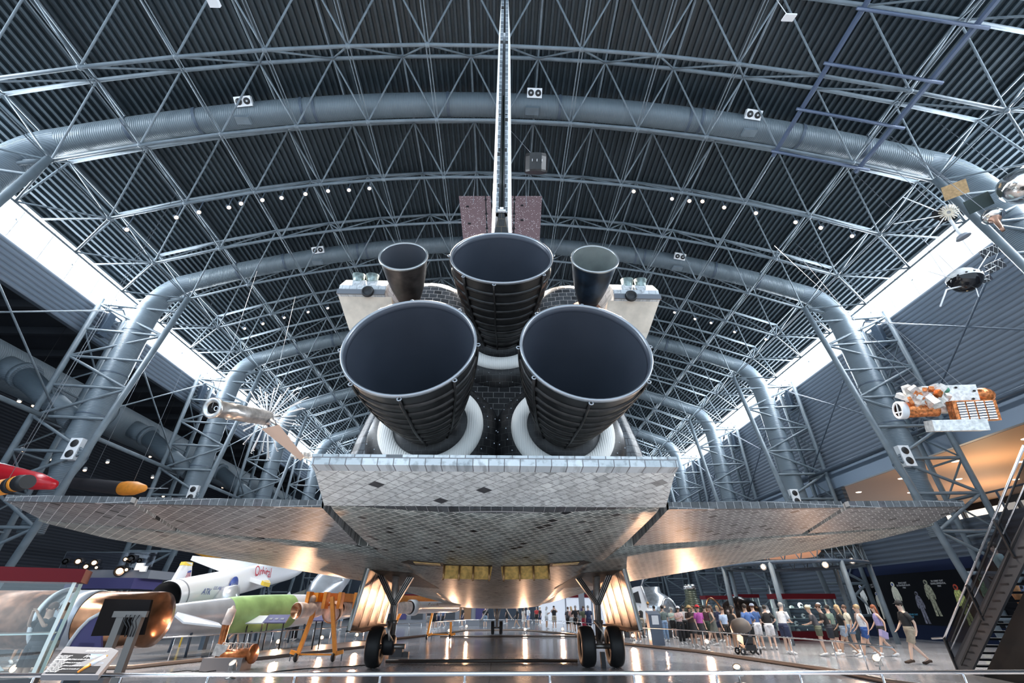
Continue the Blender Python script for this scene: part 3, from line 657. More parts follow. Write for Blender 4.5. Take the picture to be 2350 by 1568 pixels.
for sx in (-1, 1):
    lg = MB(); X0 = sx*3.46; Y_ = 17.5
    g = lg.path([(X0+sx*.1, Y_, 2.9), (X0, Y_, 1.75), (X0-sx*.02, Y_, .62)], [.13, .12, .1], 14).build('main_landing_gear', strut_m, sh)
    g['label'] = 'left main landing gear leg, one tyre in view' if sx < 0 else 'right main landing gear leg with two tyres'
    for dx, dy in ((-.62, .1), (.5, -.1)):
        a = V((X0+dx*1.0, Y_+dy, 2.62)); b2 = V((X0, Y_-.08, 1.72))
        br = MB().loft([[a+V((x_*.11, y_*.09, 0)) for x_, y_ in ((-1, -1), (1, -1), (1, 1), (-1, 1))], [b2+V((x_*.09, y_*.09, 0)) for x_, y_ in ((-1, -1), (1, -1), (1, 1), (-1, 1))]], smooth=False).build('drag_brace', strut_m, g)
        for q in range(3):
            MB().path([a+V((-.07+.07*q, -.12, 0)), b2+V((-.06+.06*q, -.13, 0)), V((X0-.06+.05*q, Y_-.15, 1.1)), V((X0-.05+.05*q, Y_-.16, .75))], .016, 6).build('hydraulic_hose', hose, br)
    MB().lathe([(.06, 0), (.13, .02), (.13, .5), (.16, .52), (.16, .6), (.1, .62)], (X0, Y_, .68), (0, 0, 1), 16).build('shock_collar', hub_m, g)
    MB().tube((X0-.5, Y_, .565), (X0+.5, Y_, .565), .075, n=12).build('axle', hub_m, g)
    for dx in (-.46, .46):
        if sx < 0 and dx > 0:
            MB().lathe([(0, 0), (.27, .0), (.29, .05), (.29, .3), (.22, .36), (0, .36)], (X0-.2, Y_+.02, .62), (1, 0, 0), 24).build('brake_stack', black, g); continue
        tyre((X0+dx, Y_, .565), .565, .46, g); wheel_hub((X0+dx, Y_, .565), .565, .46, g)
    tq = MB(); tq.path([(X0, Y_-.12, 1.25), (X0+.02, Y_-.5, .98), (X0, Y_-.12, .66)], .035, 8); tq.path([(X0-.14, Y_-.12, 1.25), (X0, Y_-.5, .98), (X0+.14, Y_-.12, .66)], .028, 8); tq.build('torque_link', strut_m, g)
    if sx > 0: MB().bb((X0-.07, Y_-.3, .0), (X0+.07, Y_-.12, .42)).build('tie_down_strap', black, g)
    # door hung at the outboard side
    dpl = [V((sx*4.12, 16.0, zl(4.1, 16)+.0)), V((sx*4.12, 20.6, zl(4.1, 20.6))), V((sx*4.36, 20.6, 1.05)), V((sx*4.42, 16.0, 1.0))]
    d = MB().plate(dpl, (sx*.05, 0, .01)).build('gear_door', door_in, sh)
    MB().plate([p+V((sx*.05, 0, .01)) for p in dpl], (sx*.07, 0, .0)).build('door_outer_skin', belly_m, d)
    MB().path([dpl[0]+V((-sx*.0, -.03, -.02)), dpl[3]+V((0, -.03, .05))], .035, 8).build('door_edge_seal', M('white_edge_seal', (.85, .85, .85), .4), d)
    for s_ in (.18, .42, .66, .88):
        a = dpl[0].lerp(dpl[1], s_); c = dpl[3].lerp(dpl[2], s_); MB().tube(a+V((-sx*.03, 0, 0)), c+V((-sx*.03, 0, .1)), .012, n=6).build('door_stiffener', door_in, d)
    MB().plate([dpl[3]+V((-sx*.35, 0, .0)), dpl[2]+V((-sx*.35, 0, 0)), dpl[2]+V((sx*.1, 0, .03)), dpl[3]+V((sx*.1, 0, .03))], (0, 0, .03)).build('door_lip', M('copper_lip', (.3, .16, .09), .4, .5), d)
    MB().plate([V((x, yy, zl(x, yy)-.015)) for x, yy in ((sx*2.35, 20.5), (sx*2.75, 16.2), (sx*4.05, 16.1), (sx*4.05, 20.5))], (0, 0, .012)).build('wheel_well_plate', wellm, sh)  # flat dark plate, shade of the open wheel well put into its colour
# nose gear
g = MB().path([(0, 38, 1.75), (0, 38, .42)], [.1, .07], 12).build('nose_landing_gear', strut_m, sh)
for sx in (-1, 1):
    tyre((sx*.3, 38, .41), .41, .24, g); wheel_hub((sx*.3, 38, .41), .41, .24, g)
    MB().tube((sx*.28, 37.6, 1.75), (sx*.05, 37.95, .85), .05, n=8).build('drag_brace', strut_m, g)
    MB().plate([V((sx*.55, 35.6, 1.66)), V((sx*.55, 38.6, 1.7)), V((sx*1.1, 38.6, .9)), V((sx*1.1, 35.6, .9))], (sx*.06, 0, .01)).build('nose_gear_door', door_in, sh)
MB().tube((-.35, 38, .41), (.35, 38, .41), .05, n=8).build('axle', hub_m, g)
# ================================================================ FLOOR FITTINGS AND LAMPS
curb_m = M('brown_curb_tube', (.34, .25, .2), .35, .3)
CP = [(304, 1531), (580, 1503), (800, 1477), (968, 1460), (1068, 1447), (1200, 1446), (1320, 1456), (1424, 1477), (1602, 1495), (1897, 1537), (2041, 1565)]
CW = [W(u, v, Z=.06) for u, v in CP]; CW = [V((-19, CW[0].y-1.4, .06))]+CW+[V((11.5, 9.2, .06))]
t = MB().path(CW, .06, 10).build('floor_curb', curb_m); tag(t, 'low brown tube curb lying on the floor around the shuttle', 'curb')
def railing(pts, h, step, lab, r=.021, mat=chrome, group=None):
    t = empty('railing', (pts[0].x, pts[0].y, 0), lab, 'railing', group)
    P = [V((p.x, p.y, h)) for p in pts]
    MB().path(P, r, 12).build('rail', mat, t)
    for a, b2 in zip(P, P[1:]):
        L_ = (b2-a).length; n = max(1, round(L_/step))
        for i in range(n):
            p = a.lerp(b2, i/n); MB().tube((p.x, p.y, 0), (p.x, p.y, h-.01), r*.75, n=8).lathe([(.07, 0), (.07, .012), (.02, .02)], (p.x, p.y, 0), (0, 0, 1), 12).build('post', mat, t)
    return t
off = []
for i, p in enumerate(CW):
    c = V((0, 20, 0)); d = V((p.x, p.y-22, 0)).normalized(); off.append(V((p.x, p.y, 0))+d*.35)
railing(off[1:5]+[off[5]], .78, 1.5, 'slim chrome railing behind the curb on the left of the shuttle')
railing([off[5]]+off[6:9], .78, 1.5, 'slim chrome railing behind the shuttle nose gear')
railing(off[8:12], .78, 1.6, 'slim chrome railing in front of the crowd on the right')
yr = 7.65
t = empty('railing', (0, yr, 0), 'near chrome railing across the bottom of the view', 'railing')
MB().path([(-14, yr, .86), (14, yr, .86)], .027, 14).build('rail', chrome, t)
for px in (73, 273, 474, 674, 871, 1066, 1262, 1456, 1647, 1840, 2030, 2218):
    x = W(px, 1568, Y=yr).x; MB().tube((x, yr, 0), (x, yr, .84), .02, n=10).lathe([(.09, 0), (.09, .012), (.022, .02)], (x, yr, 0), (0, 0, 1), 14).build('post', chrome, t)
bar_m = M('floor_bar', (.10, .08, .07), .4, .4)
for (a, b2, lab) in (((885, 1518), (1330, 1520), 'dark bar lying on the floor between the main landing gear'), ((1010, 1461), (1390, 1463), 'thin dark bar lying on the floor near the nose gear')):
    p, q = W(*a, Z=.06), W(*b2, Z=.06); q = V((q.x, p.y, .06)); tag(MB().path([p, q], .055, 10).build('floor_bar', bar_m), lab, 'bar')
c = W(900, 1512, Z=0); c = V((c.x, c.y+.7, 0)); tag(MB().box(c+V((0, 0, .14)), (.5, .35, .28)).box(c+V((.35, 0, .08)), (.3, .3, .16)).build('wheel_chock', M('chock_grey', (.08, .08, .085), .5)), 'grey wheel chock block beside the left tyre', 'chock')
def cable(pts, lab): tag(MB().path([V((x, y, .012)) for x, y in pts], .012, 6).build('power_cable', black), lab, 'cable')
def cw(l): return [(W(u, v, Z=0).x, W(u, v, Z=0).y) for u, v in l]
cable(cw([(620, 1544), (650, 1541), (700, 1536), (760, 1533), (850, 1527)]), 'thin black cable curving on the floor toward the left tyre')
cable(cw([(390, 1545), (430, 1540), (470, 1544), (500, 1540), (480, 1537), (440, 1542)]), 'coiled black cable on the floor left of the grey plinth')
# floor spotlights that light the orbiter
silver = M('lamp_housing_silver', (.6, .58, .56), .3, .9)
def flood(p, aim, lab, power=0, s=1, ang=84, g='floor spotlights around the shuttle'):
    p = V(p); t = empty('floor_spotlight', p, lab, 'spotlight', g)
    d = (V(aim)-p).normalized(); hd = p+V((0, 0, .28*s))
    MB().lathe([(0, 0), (.14*s, 0), (.14*s, .02), (.03*s, .03), (.02*s, .16*s)], p, (0, 0, 1), 14).build('base', silver, t)
    y = MB(); y.path([p+V((-.11*s, 0, .3*s)), p+V((-.11*s, 0, .16*s)), p+V((.11*s, 0, .16*s)), p+V((.11*s, 0, .3*s))], .012*s, 6); y.build('yoke', silver, t)
    MB().lathe([(0, -.13*s), (.05*s, -.12*s), (.07*s, -.04*s), (.10*s, .07*s), (.10*s, .1*s), (.085*s, .1*s)], hd, d, 16).build('head', silver, t)
    MB().lathe([(0, .085*s), (.085*s, .085*s)], hd, d, 16).build('lens', floorglow, t)
    if power: spot('floor_spotlight_beam', hd+d*.15, aim, power, (1, .57, .34), ang)
    return t
WP = 1300
flood(W(635, 1492, Z=0), (-8.5, 19.5, 2.8), 'small silver floor spotlight behind the curb left of the orange gantry', WP*.9)
flood(W(735, 1480, Z=0), (-6.5, 23, 2.6), 'small silver floor spotlight between the legs of the orange gantry', WP)
flood(W(816, 1471, Z=0), (-4, 24, 2.3), 'small silver floor spotlight left of the left gear door', WP)
flood(W(528, 1558, Z=0), (-8, 12.6, 3.3), 'small silver floor spotlight on the near floor left of the left tyre', WP*.12)
flood(W(1454, 1474, Z=0), (5.5, 22, 2.5), 'small silver floor spotlight just right of the right gear door', WP)
flood(W(1522, 1481, Z=0), (7, 22, 2.6), 'small silver floor spotlight below the person in jeans', WP)
flood(W(1625, 1492, Z=0), (8.5, 19, 2.8), 'small silver floor spotlight below the person in a purple tee', WP*.9)
flood(W(2024, 1546, Z=0), (8.5, 12.6, 3.3), 'small silver floor spotlight at the right, behind the near railing', WP*.12, 1.1)
flood(W(1070, 1447, Z=0), (-1.5, 33, 1.6), 'tiny lit floor spotlight left of the nose gear', WP*.5)
flood(W(1205, 1456, Z=0), (1.5, 30, 1.6), 'tiny lit floor spotlight right of the nose gear', WP*.5)
flood(W(1030, 1459, Z=0), (-1, 26, 1.9), 'tiny lit floor spotlight at the curb corner left of the nose gear', WP*.7)
flood(W(1292, 1455, Z=0), (1, 25, 1.9), 'tiny lit floor spotlight at the curb left of the standing group', WP*.7)
flood(W(22, 1566, Z=0), (-12, 7, .6), 'lit floor spotlight under the glass case at the lower left', 0)
flood(W(1700, 1570, Z=0), (5, 12, 3), 'dark floor spotlight seen through the near railing', 0)
# spotlights on the roof trusses
NTH = ['first', 'second', 'third', 'fourth', 'fifth', 'sixth', 'seventh', 'eighth', 'ninth', 'tenth', 'eleventh', 'twelfth', 'thirteenth']
def rooflamp(u, v, Y, lab, g, gl=lampglow, s=1.0):
    p = W(u, v, Y=Y); t = empty('roof_spotlight', p, lab, 'spotlight', g); d = (V((0, Y-6, 4))-p).normalized()
    MB().lathe([(0, -.17*s), (.09*s, -.15*s), (.12*s, .1*s), (.13*s, .12*s), (.1*s, .12*s)], p, d, 12).build('head', steel_d, t)
    MB().lathe([(0, .1*s), (.1*s, .1*s)], p, d, 12).build('lens', gl, t)
    x = max(-20.9, min(20.9, p.x)); MB().tube(p, (p.x, Y, max(p.z+.1, zb(x)-.05)), .025, n=6).build('bracket', steel_d, t)
for i_, (u, v) in enumerate(((289, 525), (403, 497), (455, 485), (524, 474), (552, 465), (601, 457), (645, 452), (700, 443), (752, 436), (800, 434), (847, 430))):
    rooflamp(u, v+1, 17.2, 'roof spotlight, %s from the left in the near row left of the fin' % NTH[i_], 'near left row of roof spotlights', lampglow if v > 440 else darkglow)
for i_, (u, v) in enumerate(((1455, 437), (1543, 454), (1583, 459), (1613, 460), (1663, 474), (1736, 487), (1827, 508), (1885, 521), (1957, 540))):
    rooflamp(u, v+1, 17.2, 'roof spotlight, %s from the fin in the near row right of the fin' % NTH[i_], 'near right row of roof spotlights', lampglow if u not in (1543, 1957) else darkglow)
for i_, (u, v) in enumerate(((560, 753), (602, 742), (651, 728), (706, 715), (751, 706))):
    rooflamp(u, v, 27.9, 'roof spotlight, %s from the left in the far row left of the engines' % NTH[i_], 'second left row of roof spotlights', lampglow if u == 602 else darkglow)
for i_, (u, v) in enumerate(((1549, 716), (1596, 731), (1633, 740), (1687, 761), (1759, 778))):
    rooflamp(u, v, 27.9, 'roof spotlight, %s from the engines in the far row right of them' % NTH[i_], 'second right row of roof spotlights', darkglow)
rooflamp(2252, 5, 9.0, 'bright roof spotlight at the top right corner, left of its pair', 'top corner spotlights')
rooflamp(2326, 9, 9.0, 'bright roof spotlight at the top right corner, right of its pair', 'top corner spotlights')
p = W(1811, 40, Y=7.8); tag(MB().box(p, (.45, .3, .06), (R(20), 0, 0)).tube(p, (p.x, p.y, p.z+2.2), .015).build('box_light', white), 'square white lamp hanging from the roof, upper right', 'ceiling light')
p = W(490, 4, Y=7.2); tag(MB().box(p, (.35, .3, .16)).tube(p, (p.x, p.y, p.z+1.5), .02).build('box_light', white), 'small white box lamp at the top edge of the view, left', 'ceiling light')
# ================================================================ HANGING SPACECRAFT
wire = M('hanging_wire', (.25, .27, .3), .4, .5)
def wires(pts, name='hanging_wire', lab=None, par=None):
    for a, b2 in pts: MB().tube(a, b2, .012, n=5).build(name, wire, par)
foil_w = M('crumpled_white_foil', (.80, .78, .75), .3, .4, var=.2, scale=8, bump=.8); foil_o = M('crumpled_orange_foil', (.62, .20, .06), .28, .5, var=.5, scale=10, bump=1)
chrome2 = M('mirror_foil', (.85, .83, .80), .12, 1, var=.15, scale=7, bump=.35)
panel_t = MT('solar_cells', (.02, .02, .03), (.05, .05, .07), (.5, .5, .5), .13, 0, .006, 0, .3, axes='xy', stain=.1)
def drop(p, x=0, y=0, zz=None): return V((p.x+x, p.y+y, zz or zt(min(21, abs(p.x)))))
# telescope satellite in white and orange foil
c = W(2156, 922, Y=15.2)
t = empty('hanging_satellite', c, 'hanging satellite wrapped in white and orange foil with a telescope barrel', 'satellite')
ex = V((.96, -.25, -.06)).normalized(); m_ = basis(ex, V((.1, -.3, 1)).cross(ex))
def L_(x, y, z): return c+m_@V((x, y, z))
MB().box(L_(.35, .25, .1), (1.75, .75, 1.0), m_).build('body', foil_w, t)
MB().path([L_(-1.45, -.05, -.3), L_(-1.2, -.04, -.3), L_(-.6, -.04, -.3), L_(-.2, -.04, -.3)], [.3, .31, .27, .27], 22, caps=False).build('telescope_barrel', foil_o, t)
MB().lathe([(.25, .0), (.26, .03), (.33, .03), (.35, .0), (.34, -.2), (.31, -.2)], L_(-1.45, -.05, -.3), -ex, 26).box(L_(-1.46, -.05, -.3), (.03, .05, .52), m_).box(L_(-1.46, -.05, -.38), (.03, .5, .05), m_).build('telescope_mouth', white, t)
MB().lathe([(0, -.03), (.27, -.03), (.27, -.1)], L_(-1.45, -.05, -.3), -ex, 20).build('telescope_opening', black, t)
r_ = random.Random(4)
b = MB()
for i in range(26):
    b.box(L_(r_.uniform(-1.1, .1), r_.uniform(-.45, .25), r_.uniform(-.2, .6)), (r_.uniform(.12, .4), r_.uniform(.1, .3), r_.uniform(.1, .35)), (r_.random()*3, r_.random()*3, r_.random()*3))
b = b.build('foil_bundle', foil_w, t); b['kind'] = 'stuff'
b = MB(); 
for i in range(14): b.box(L_(r_.uniform(-1.3, -.2), r_.uniform(-.5, .0), r_.uniform(-.2, .5)), (r_.uniform(.1, .3), r_.uniform(.08, .2), r_.uniform(.1, .25)), (r_.random()*3, r_.random()*3, r_.random()*3))
b = b.build('orange_foil_bundle', foil_o, t); b['kind'] = 'stuff'
MB().ball(L_(1.5, .15, .2), .42, 14, 9, (1, .8, .7)).build('end_cone', foil_o, t)
MB().box(L_(.75, -.35, -.42), (1.35, .35, .75), m_).build('instrument_frame', foil_o, t)
for k in range(4):
    MB().box(L_(.32+.29*k, -.54, -.42), (.24, .02, .66), m_).build('radiator_panel', MS('louvre_metal', (.62, .62, .64), .09, 'z', .25, .8, .02, .3), t)
MB().box(L_(.1, -.35, -.95), (1.7, .5, .4), m_).build('lower_panel', foil_w, t)
MB().lathe([(0, .0), (.12, 0), (.12, .02), (0, .02)], L_(.2, -.18, .42), m_@V((0, -1, 0)), 20).build('round_badge', M('green_badge', (.1, .3, .2), .4), t)
for x, z in ((.55, .5), (1.1, .35), (1.0, .05), (-.05, .5)): MB().lathe([(0, .0), (.04, 0), (.04, .03), (0, .03)], L_(x, -.15, z), m_@V((0, -1, 0)), 12).build('port', black if x > 0 else M('red_cap', (.6, .02, .03), .4), t)
for x, z, tx in ((-.6, .4, -.5), (-.1, .5, -2.1), (.6, .6, -.7), (1.1, .5, -2.3)): MB().tube(L_(x, .2, z), L_(x, .2, z)+V((tx, 2, 9.5)), .011, n=5).build('hanging_wire', wire, t)
# round black and white probe with dark solar panels
c = W(2216, 646, Y=13.2)
t = empty('hanging_probe', c, 'round hanging probe, white above and glossy black below, with dark panels', 'satellite')
ax = V((.12, -.1, 1)).normalized()
MB().lathe([(0, -.42), (.2, -.39), (.38, -.28), (.5, -.1), (.55, .05)], c, ax, 30).build('lower_shell', M('glossy_black', (.01, .01, .012), .08), t)
MB().lathe([(.55, .05), (.56, .2), (.5, .26), (.38, .3), (.36, .42), (.2, .45), (.18, .55), (0, .56)], c, ax, 30).build('upper_shell', M('probe_white', (.75, .75, .74), .4, bump=.1, var=.1), t)
for k in range(14):
    a = 2*PI*k/14; MB().box(c+ax*.12+V((math.cos(a)*.55, math.sin(a)*.55, -.02)), (.06, .06, .05), (0, 0, a)).build('shell_window', black, t)
for (du, dv, s_) in ((55, -68, 1), (68, -35, 1), (47, -5, .6)):
    p = W(2216+du, 646+dv, Y=13.1); MB().box(p, (.62*s_, .03, .38*s_), basis((.8, -.5, .25), (-.5, -.7, -.5))).build('solar_panel', panel_t, t)
    MB().tube(c+V((.3, 0, .1)), p, .02, n=6).build('boom', white, t)
MB().tube(c+V((-.4, 0, .1)), W(2130, 623, Y=13), .018, n=6).build('boom', white, t); MB().path([c+V((-.3, 0, -.25)), W(2172, 665, Y=13), W(2158, 703, Y=12.9)], .03, 6).build('boom', white, t)
MB().tube(c+V((.1, -.1, -.38)), W(2246, 681, Y=13), .02, n=6).build('probe_tip', white, t); MB().tube(c, c+V((.0, 1.5, 9)), .011, n=5).build('hanging_wire', wire, t)
# silver balloon at the right edge, partly out of view
c = W(2352, 427, Y=11.5); t = empty('silver_balloon_satellite', c, 'big mirror-bright round satellite cut by the right edge', 'satellite')
MB().ball(c, .78, 36, 20, (1.12, 1, .8), (0, .3, 0)).build('mirror_shell', chrome2, t); MB().tube(c, c+V((0, 1, 7)), .011, n=5).build('hanging_wire', wire, t)
# drop-shaped silver capsule with brown spike
c = W(2279, 497, Y=11.8); d = (W(2318, 551, Y=11.6)-c).normalized()
t = empty('drop_satellite', c, 'small silver drop-shaped satellite with a brown spike below', 'satellite')
MB().lathe([(0, -.27), (.22, -.24), (.34, -.1), (.36, .02), (.3, .12), (.18, .17)], c, d, 26).build('shell', chrome2, t)
MB().lathe([(.2, .12), (.19, .2), (.1, .27), (.07, .75), (.06, .95), (.0, .95)], c, d, 18).build('spike', M('copper_brown', (.35, .2, .14), .35, .6), t); MB().tube(c, c+V((-.4, 1, 7)), .011, n=5).build('hanging_wire', wire, t)
# tan and dark panels, small craft with fan
c = W(2172, 493, Y=12.5); t = empty('small_spacecraft', c, 'small hanging spacecraft with striped round fan and dish on a stalk', 'satellite')
MB().box(c+V((0, .1, .1)), (.62, .4, .3), (.3, .2, .2)).build('body', black, t)
for k in range(20):
    a = 2*PI*k/20; u1, u2 = V((.8, -.6, 0)), V((-.3, -.4, .85)); m2 = basis(u1*math.cos(a)+u2*math.sin(a), V((-.5, -.7, -.5))); MB().box(c+V((-.15, -.22, -.1))+(u1*math.cos(a)+u2*math.sin(a))*.2, (.26, .02, .035), m2).build('fan_blade', M('pale_gold', (.6, .5, .38), .35, .5), t)
MB().box(c+V((.15, -.1, .3)), (.3, .3, .14), (.3, 0, .1)).build('top_box', white, t)
d0 = W(2206, 540, Y=12.4); MB().path([c, c.lerp(d0, .5), d0], [.07, .06, .04], 10).build('stalk', white, t)
MB().lathe([(0, -.05), (.17, .0), (.26, .12), (.25, .14), (0, .1)], d0, (.25, 0, -1), 22).build('dish', M('grey_dish', (.3, .32, .36), .4), t)
for (u, v) in ((2073, 453), (2052, 514), (2124, 555)): MB().path([c, W(u, v, Y=12.3)], .022, 6).build('boom', white, t)
MB().tube(c, c+V((-.3, 1, 7)), .011, n=5).build('hanging_wire', wire, t)
c = W(2192, 436, Y=12.5); MB().box(c, (.85, .03, .62), basis((.8, -.55, .05), (-.45, -.55, -.7))).build('solar_panel', M('tan_panel', (.42, .27, .13), .5, var=.2, scale=9), t); MB().tube(c, c+V((-.5, 1, 7)), .011, n=5).build('hanging_wire', wire, t)
c = W(2246, 466, Y=12.5); MB().box(c, (.9, .03, .6), basis((.8, -.5, .2), (-.5, -.6, -.6))).build('solar_panel', M('dark_panel', (.012, .025, .022), .4), t); MB().tube(c, c+V((-.5, 1, 7)), .011, n=5).build('hanging_wire', wire, t)
# black drum behind the fin
c = W(1230, 376, Y=12.5); t = empty('black_drum_satellite', c, 'small black drum hanging from the roof right of the tail fin', 'satellite')
MB().lathe([(0, -.38), (.50, -.38), (.52, -.3), (.52, .25), (.5, .38), (0, .38)], c, (0, -.68, .73), 12, smooth=False).build('drum', M('drum_black', (.006, .006, .007), .35), t)
for x in (-.2, .0, .22): MB().box(c+V((x, -.45, -.36)), (.02, .03, .1), (R(43), 0, 0)).build('slot', white, t)
MB().tube(c+V((0, 0, .38)), W(1172, 300, Y=13.4), .011, n=5).build('hanging_wire', wire, t)
# perforated panels hanging behind the tail
pm = bpy.data.materials.new('perforated_brown_panel'); nt, N, L, b_ = nodes(pm); b_.inputs['Roughness'].default_value = .5
tc = N.new('ShaderNodeTexCoord'); vo = N.new('ShaderNodeTexVoronoi'); vo.inputs['Scale'].default_value = 13; vo.inputs['Randomness'].default_value = .75; L.new(tc.outputs['Object'], vo.inputs[0])
rp = N.new('ShaderNodeValToRGB'); rp.color_ramp.interpolation = 'CONSTANT'; rp.color_ramp.elements[0].color = (1, .97, .97, 1); rp.color_ramp.elements[1].position = .2; rp.color_ramp.elements[1].color = (.15, .095, .10, 1); L.new(vo.outputs[0], rp.inputs[0]); L.new(rp.outputs[0], b_.inputs[0])
for nm, Q in (('left', [(1053, 450), (1113, 450), (1117, 545), (1064, 560)]), ('right', [(1182, 450), (1244, 450), (1238, 560), (1180, 545)])):
    P = [W(u, v, Y=16) for u, v in Q]; c = (P[0]+P[2])/2
    t = empty('perforated_panel', c, 'brown perforated panel hanging high behind the tail fin, %s one of two' % nm, 'panel', 'perforated panels behind the tail')
    p_ = MB().plate(P, (0, .08, 0)).build('panel_sheet', pm, t)
    s_ = 1 if nm == 'left' else -1; e = P[1] if s_ > 0 else P[0]; e2 = P[2] if s_ > 0 else P[3]
    MB().plate([e+V((s_*.06, 0, 0)), e+V((s_*.3, 0, 0)), e2+V((s_*.3, 0, 0)), e2+V((s_*.06, 0, 0))], (0, .08, 0)).build('inner_strip', pm, t)
    for f in (.1, .45, .8): MB().box(e.lerp(e2, f)+V((s_*.03, -.02, 0)), (.12, .05, .09)).build('hinge', black, t)
    for f in (.2, .6): MB().box(P[0].lerp(P[3], f*.9)+V((s_*-.0+.6*(1 if s_ > 0 else .9)*.7, -.03, -.2)), (.14, .04, .08)).build('clip', black, t)
    MB().tube(c+V((0, 0, 1)), c+V((0, 0, 5)), .011, n=5).build('hanging_wire', wire, t)
# left: cylinder spacecraft with a burst of antenna rods
a0 = W(486, 936, Y=14.5); a1 = W(612, 960, Y=17.4); d = (a1-a0).normalized()
t = empty('antenna_spacecraft', a0, 'hanging silver cylinder spacecraft with a burst of thin antenna rods', 'satellite')
L0 = (a1-a0).length
MB().lathe([(.2, .05), (.24, 0), (.34, -.02), (.36, .02), (.36, .12), (.30, .16), (.29, L0*.28), (.32, L0*.3), (.3, L0*.34), (.3, L0), (0, L0+.02)], a0, d, 30).build('body', M('scuffed_silver', (.55, .54, .53), .3, .85, var=.35, scale=3), t)
MB().lathe([(0, .3), (.2, .25), (.27, .02)], a0, d, 26).build('lens_opening', black, t)
MB().lathe([(.06, .2), (.1, .18), (.1, .25)], a0, d, 18).build('inner_lens', chrome, t)
u = d.orthogonal().normalized(); w_ = d.cross(u)
for k in range(44):
    a = 2*PI*k/44+r_.uniform(-.05, .05); el = r_.uniform(-.15, .25)+(.25 if k % 2 else -.05); dd = (u*math.cos(a)+w_*math.sin(a)+d*el).normalized(); le = r_.uniform(1.0, 1.75)
    q0 = a1+d*.05; MB().path([q0, q0+dd*le, q0+dd*le+d*.08], .017, 5).build('antenna_rod', white, t)
b1 = W(690, 1052, Y=16.5)
MB().path([a1, a1.lerp(b1, .35)], [.22, .12], 14).build('neck', chrome, t)
MB().loft([[W(x_, y_, Y=15.9+k) for x_, y_ in ((600, 985), (640, 975), (698, 1048), (690, 1058))] for k in (0, .25)], smooth=False).build('boom_panel', M('cardboard_brown', (.45, .28, .2), .6), t)
for k in range(12): MB().box(b1+V((-.3+.06*k, 0, .1+.05*math.sin(k*2))), (.14, .12, .1), (k, k*.7, 0)).build('end_instrument', foil_w, t)
for q in (a0, a1): MB().tube(q, q+V((-1, 1, 7)), .011, n=5).build('hanging_wire', wire, t)
# ================================================================ EXHIBITS ON THE LEFT
white_g = M('glossy_white_paint', (.80, .81, .84), .25); yel = M('yellow_paint', (.8, .55, .05), .4); redp = M('red_lettering', (.5, .02, .04), .4); bluep = M('blue_lettering', (.06, .10, .35), .4)
silverp = M('silver_aircraft_skin', (.62, .64, .68), .3, .5, var=.12, scale=1.2); orange_p = M('orange_paint', (.80, .28, .03), .42, var=.08)
copper = M('polished_copper_skin', (.40, .19, .10), .22, .85, var=.35, scale=1.5); dred = M('dark_red_case_top', (.11, .004, .009), .6, spec=.2)
framew = M('pale_frame_metal', (.62, .68, .66), .35, .3); purple = M('purple_panel', (.06, .05, .17), .4); dgrey = M('dark_grey_panel', (.05, .055, .065), .45); mgrey = M('mid_grey_panel', (.25, .26, .29), .5)
ggl = glass()
def axis_lathe(a, b2, prof, n=36): # prof (radius, fraction of a->b)
    a = V(a); b2 = V(b2); d = b2-a; L_ = d.length; return MB().lathe([(r, f*L_) for r, f in prof], a, d, n)
# air-launched winged rocket
A = W(380, 1373, Y=22); B = W(700, 1298, Y=37); d = (B-A); Ln = d.length; dn = d.normalized()
t = empty('winged_rocket', (A.x, A.y, 0), 'white winged rocket raised nose-up behind the copper cylinder', 'rocket')
R1 = .66
axis_lathe(A, B, [(R1*.96, .0), (R1, .005), (R1, .05), (R1*1.0, .45), (R1, .8), (R1*.85, .88), (R1*.5, .96), (0, 1)]).build('fuselage', white_g, t)
axis_lathe(A, B, [(0, .10), (.3, .09), (R1*.93, -.002), (R1*.97, -.002)]).build('nozzle_opening', black, t)
axis_lathe(A, B, [(R1*1.01, .028), (R1*1.02, .03), (R1*1.01, .034)]).build('joint_ring', mgrey, t)
wp = [W(437, 1286, Y=26.5), W(585, 1299, Y=30), W(606, 1322, Y=30), W(617, 1348, Y=28.5), W(604, 1345, Y=28), W(530, 1322, Y=27.2)]
wg = MB().plate(wp, (0, .05, .22)).build('wing', white_g, t)
MB().plate([wp[3]+V((.02, 0, .0)), wp[4]+V((0, -.02, 0)), wp[4].lerp(wp[5], .08)+V((0, -.03, .02)), wp[3].lerp(wp[2], .2)+V((.02, -.03, .03))], (0, .05, .2)).build('wing_tip', yel, wg)
fp = [W(417, 1290, Y=23.2), W(434, 1292, Y=23.4), W(430, 1337, Y=24.2), W(384, 1347, Y=23)]
fn = MB().plate(fp, (.14, .03, 0)).build('tail_fin', white_g, t)
MB().plate([fp[0]+V((-.01, -.02, .0)), fp[1]+V((0.01, -.02, 0)), fp[1].lerp(fp[2], .17)+V((0, -.03, 0)), fp[0].lerp(fp[3], .14)+V((0, -.03, 0))], (.16, .05, .02)).build('fin_tip', yel, fn)
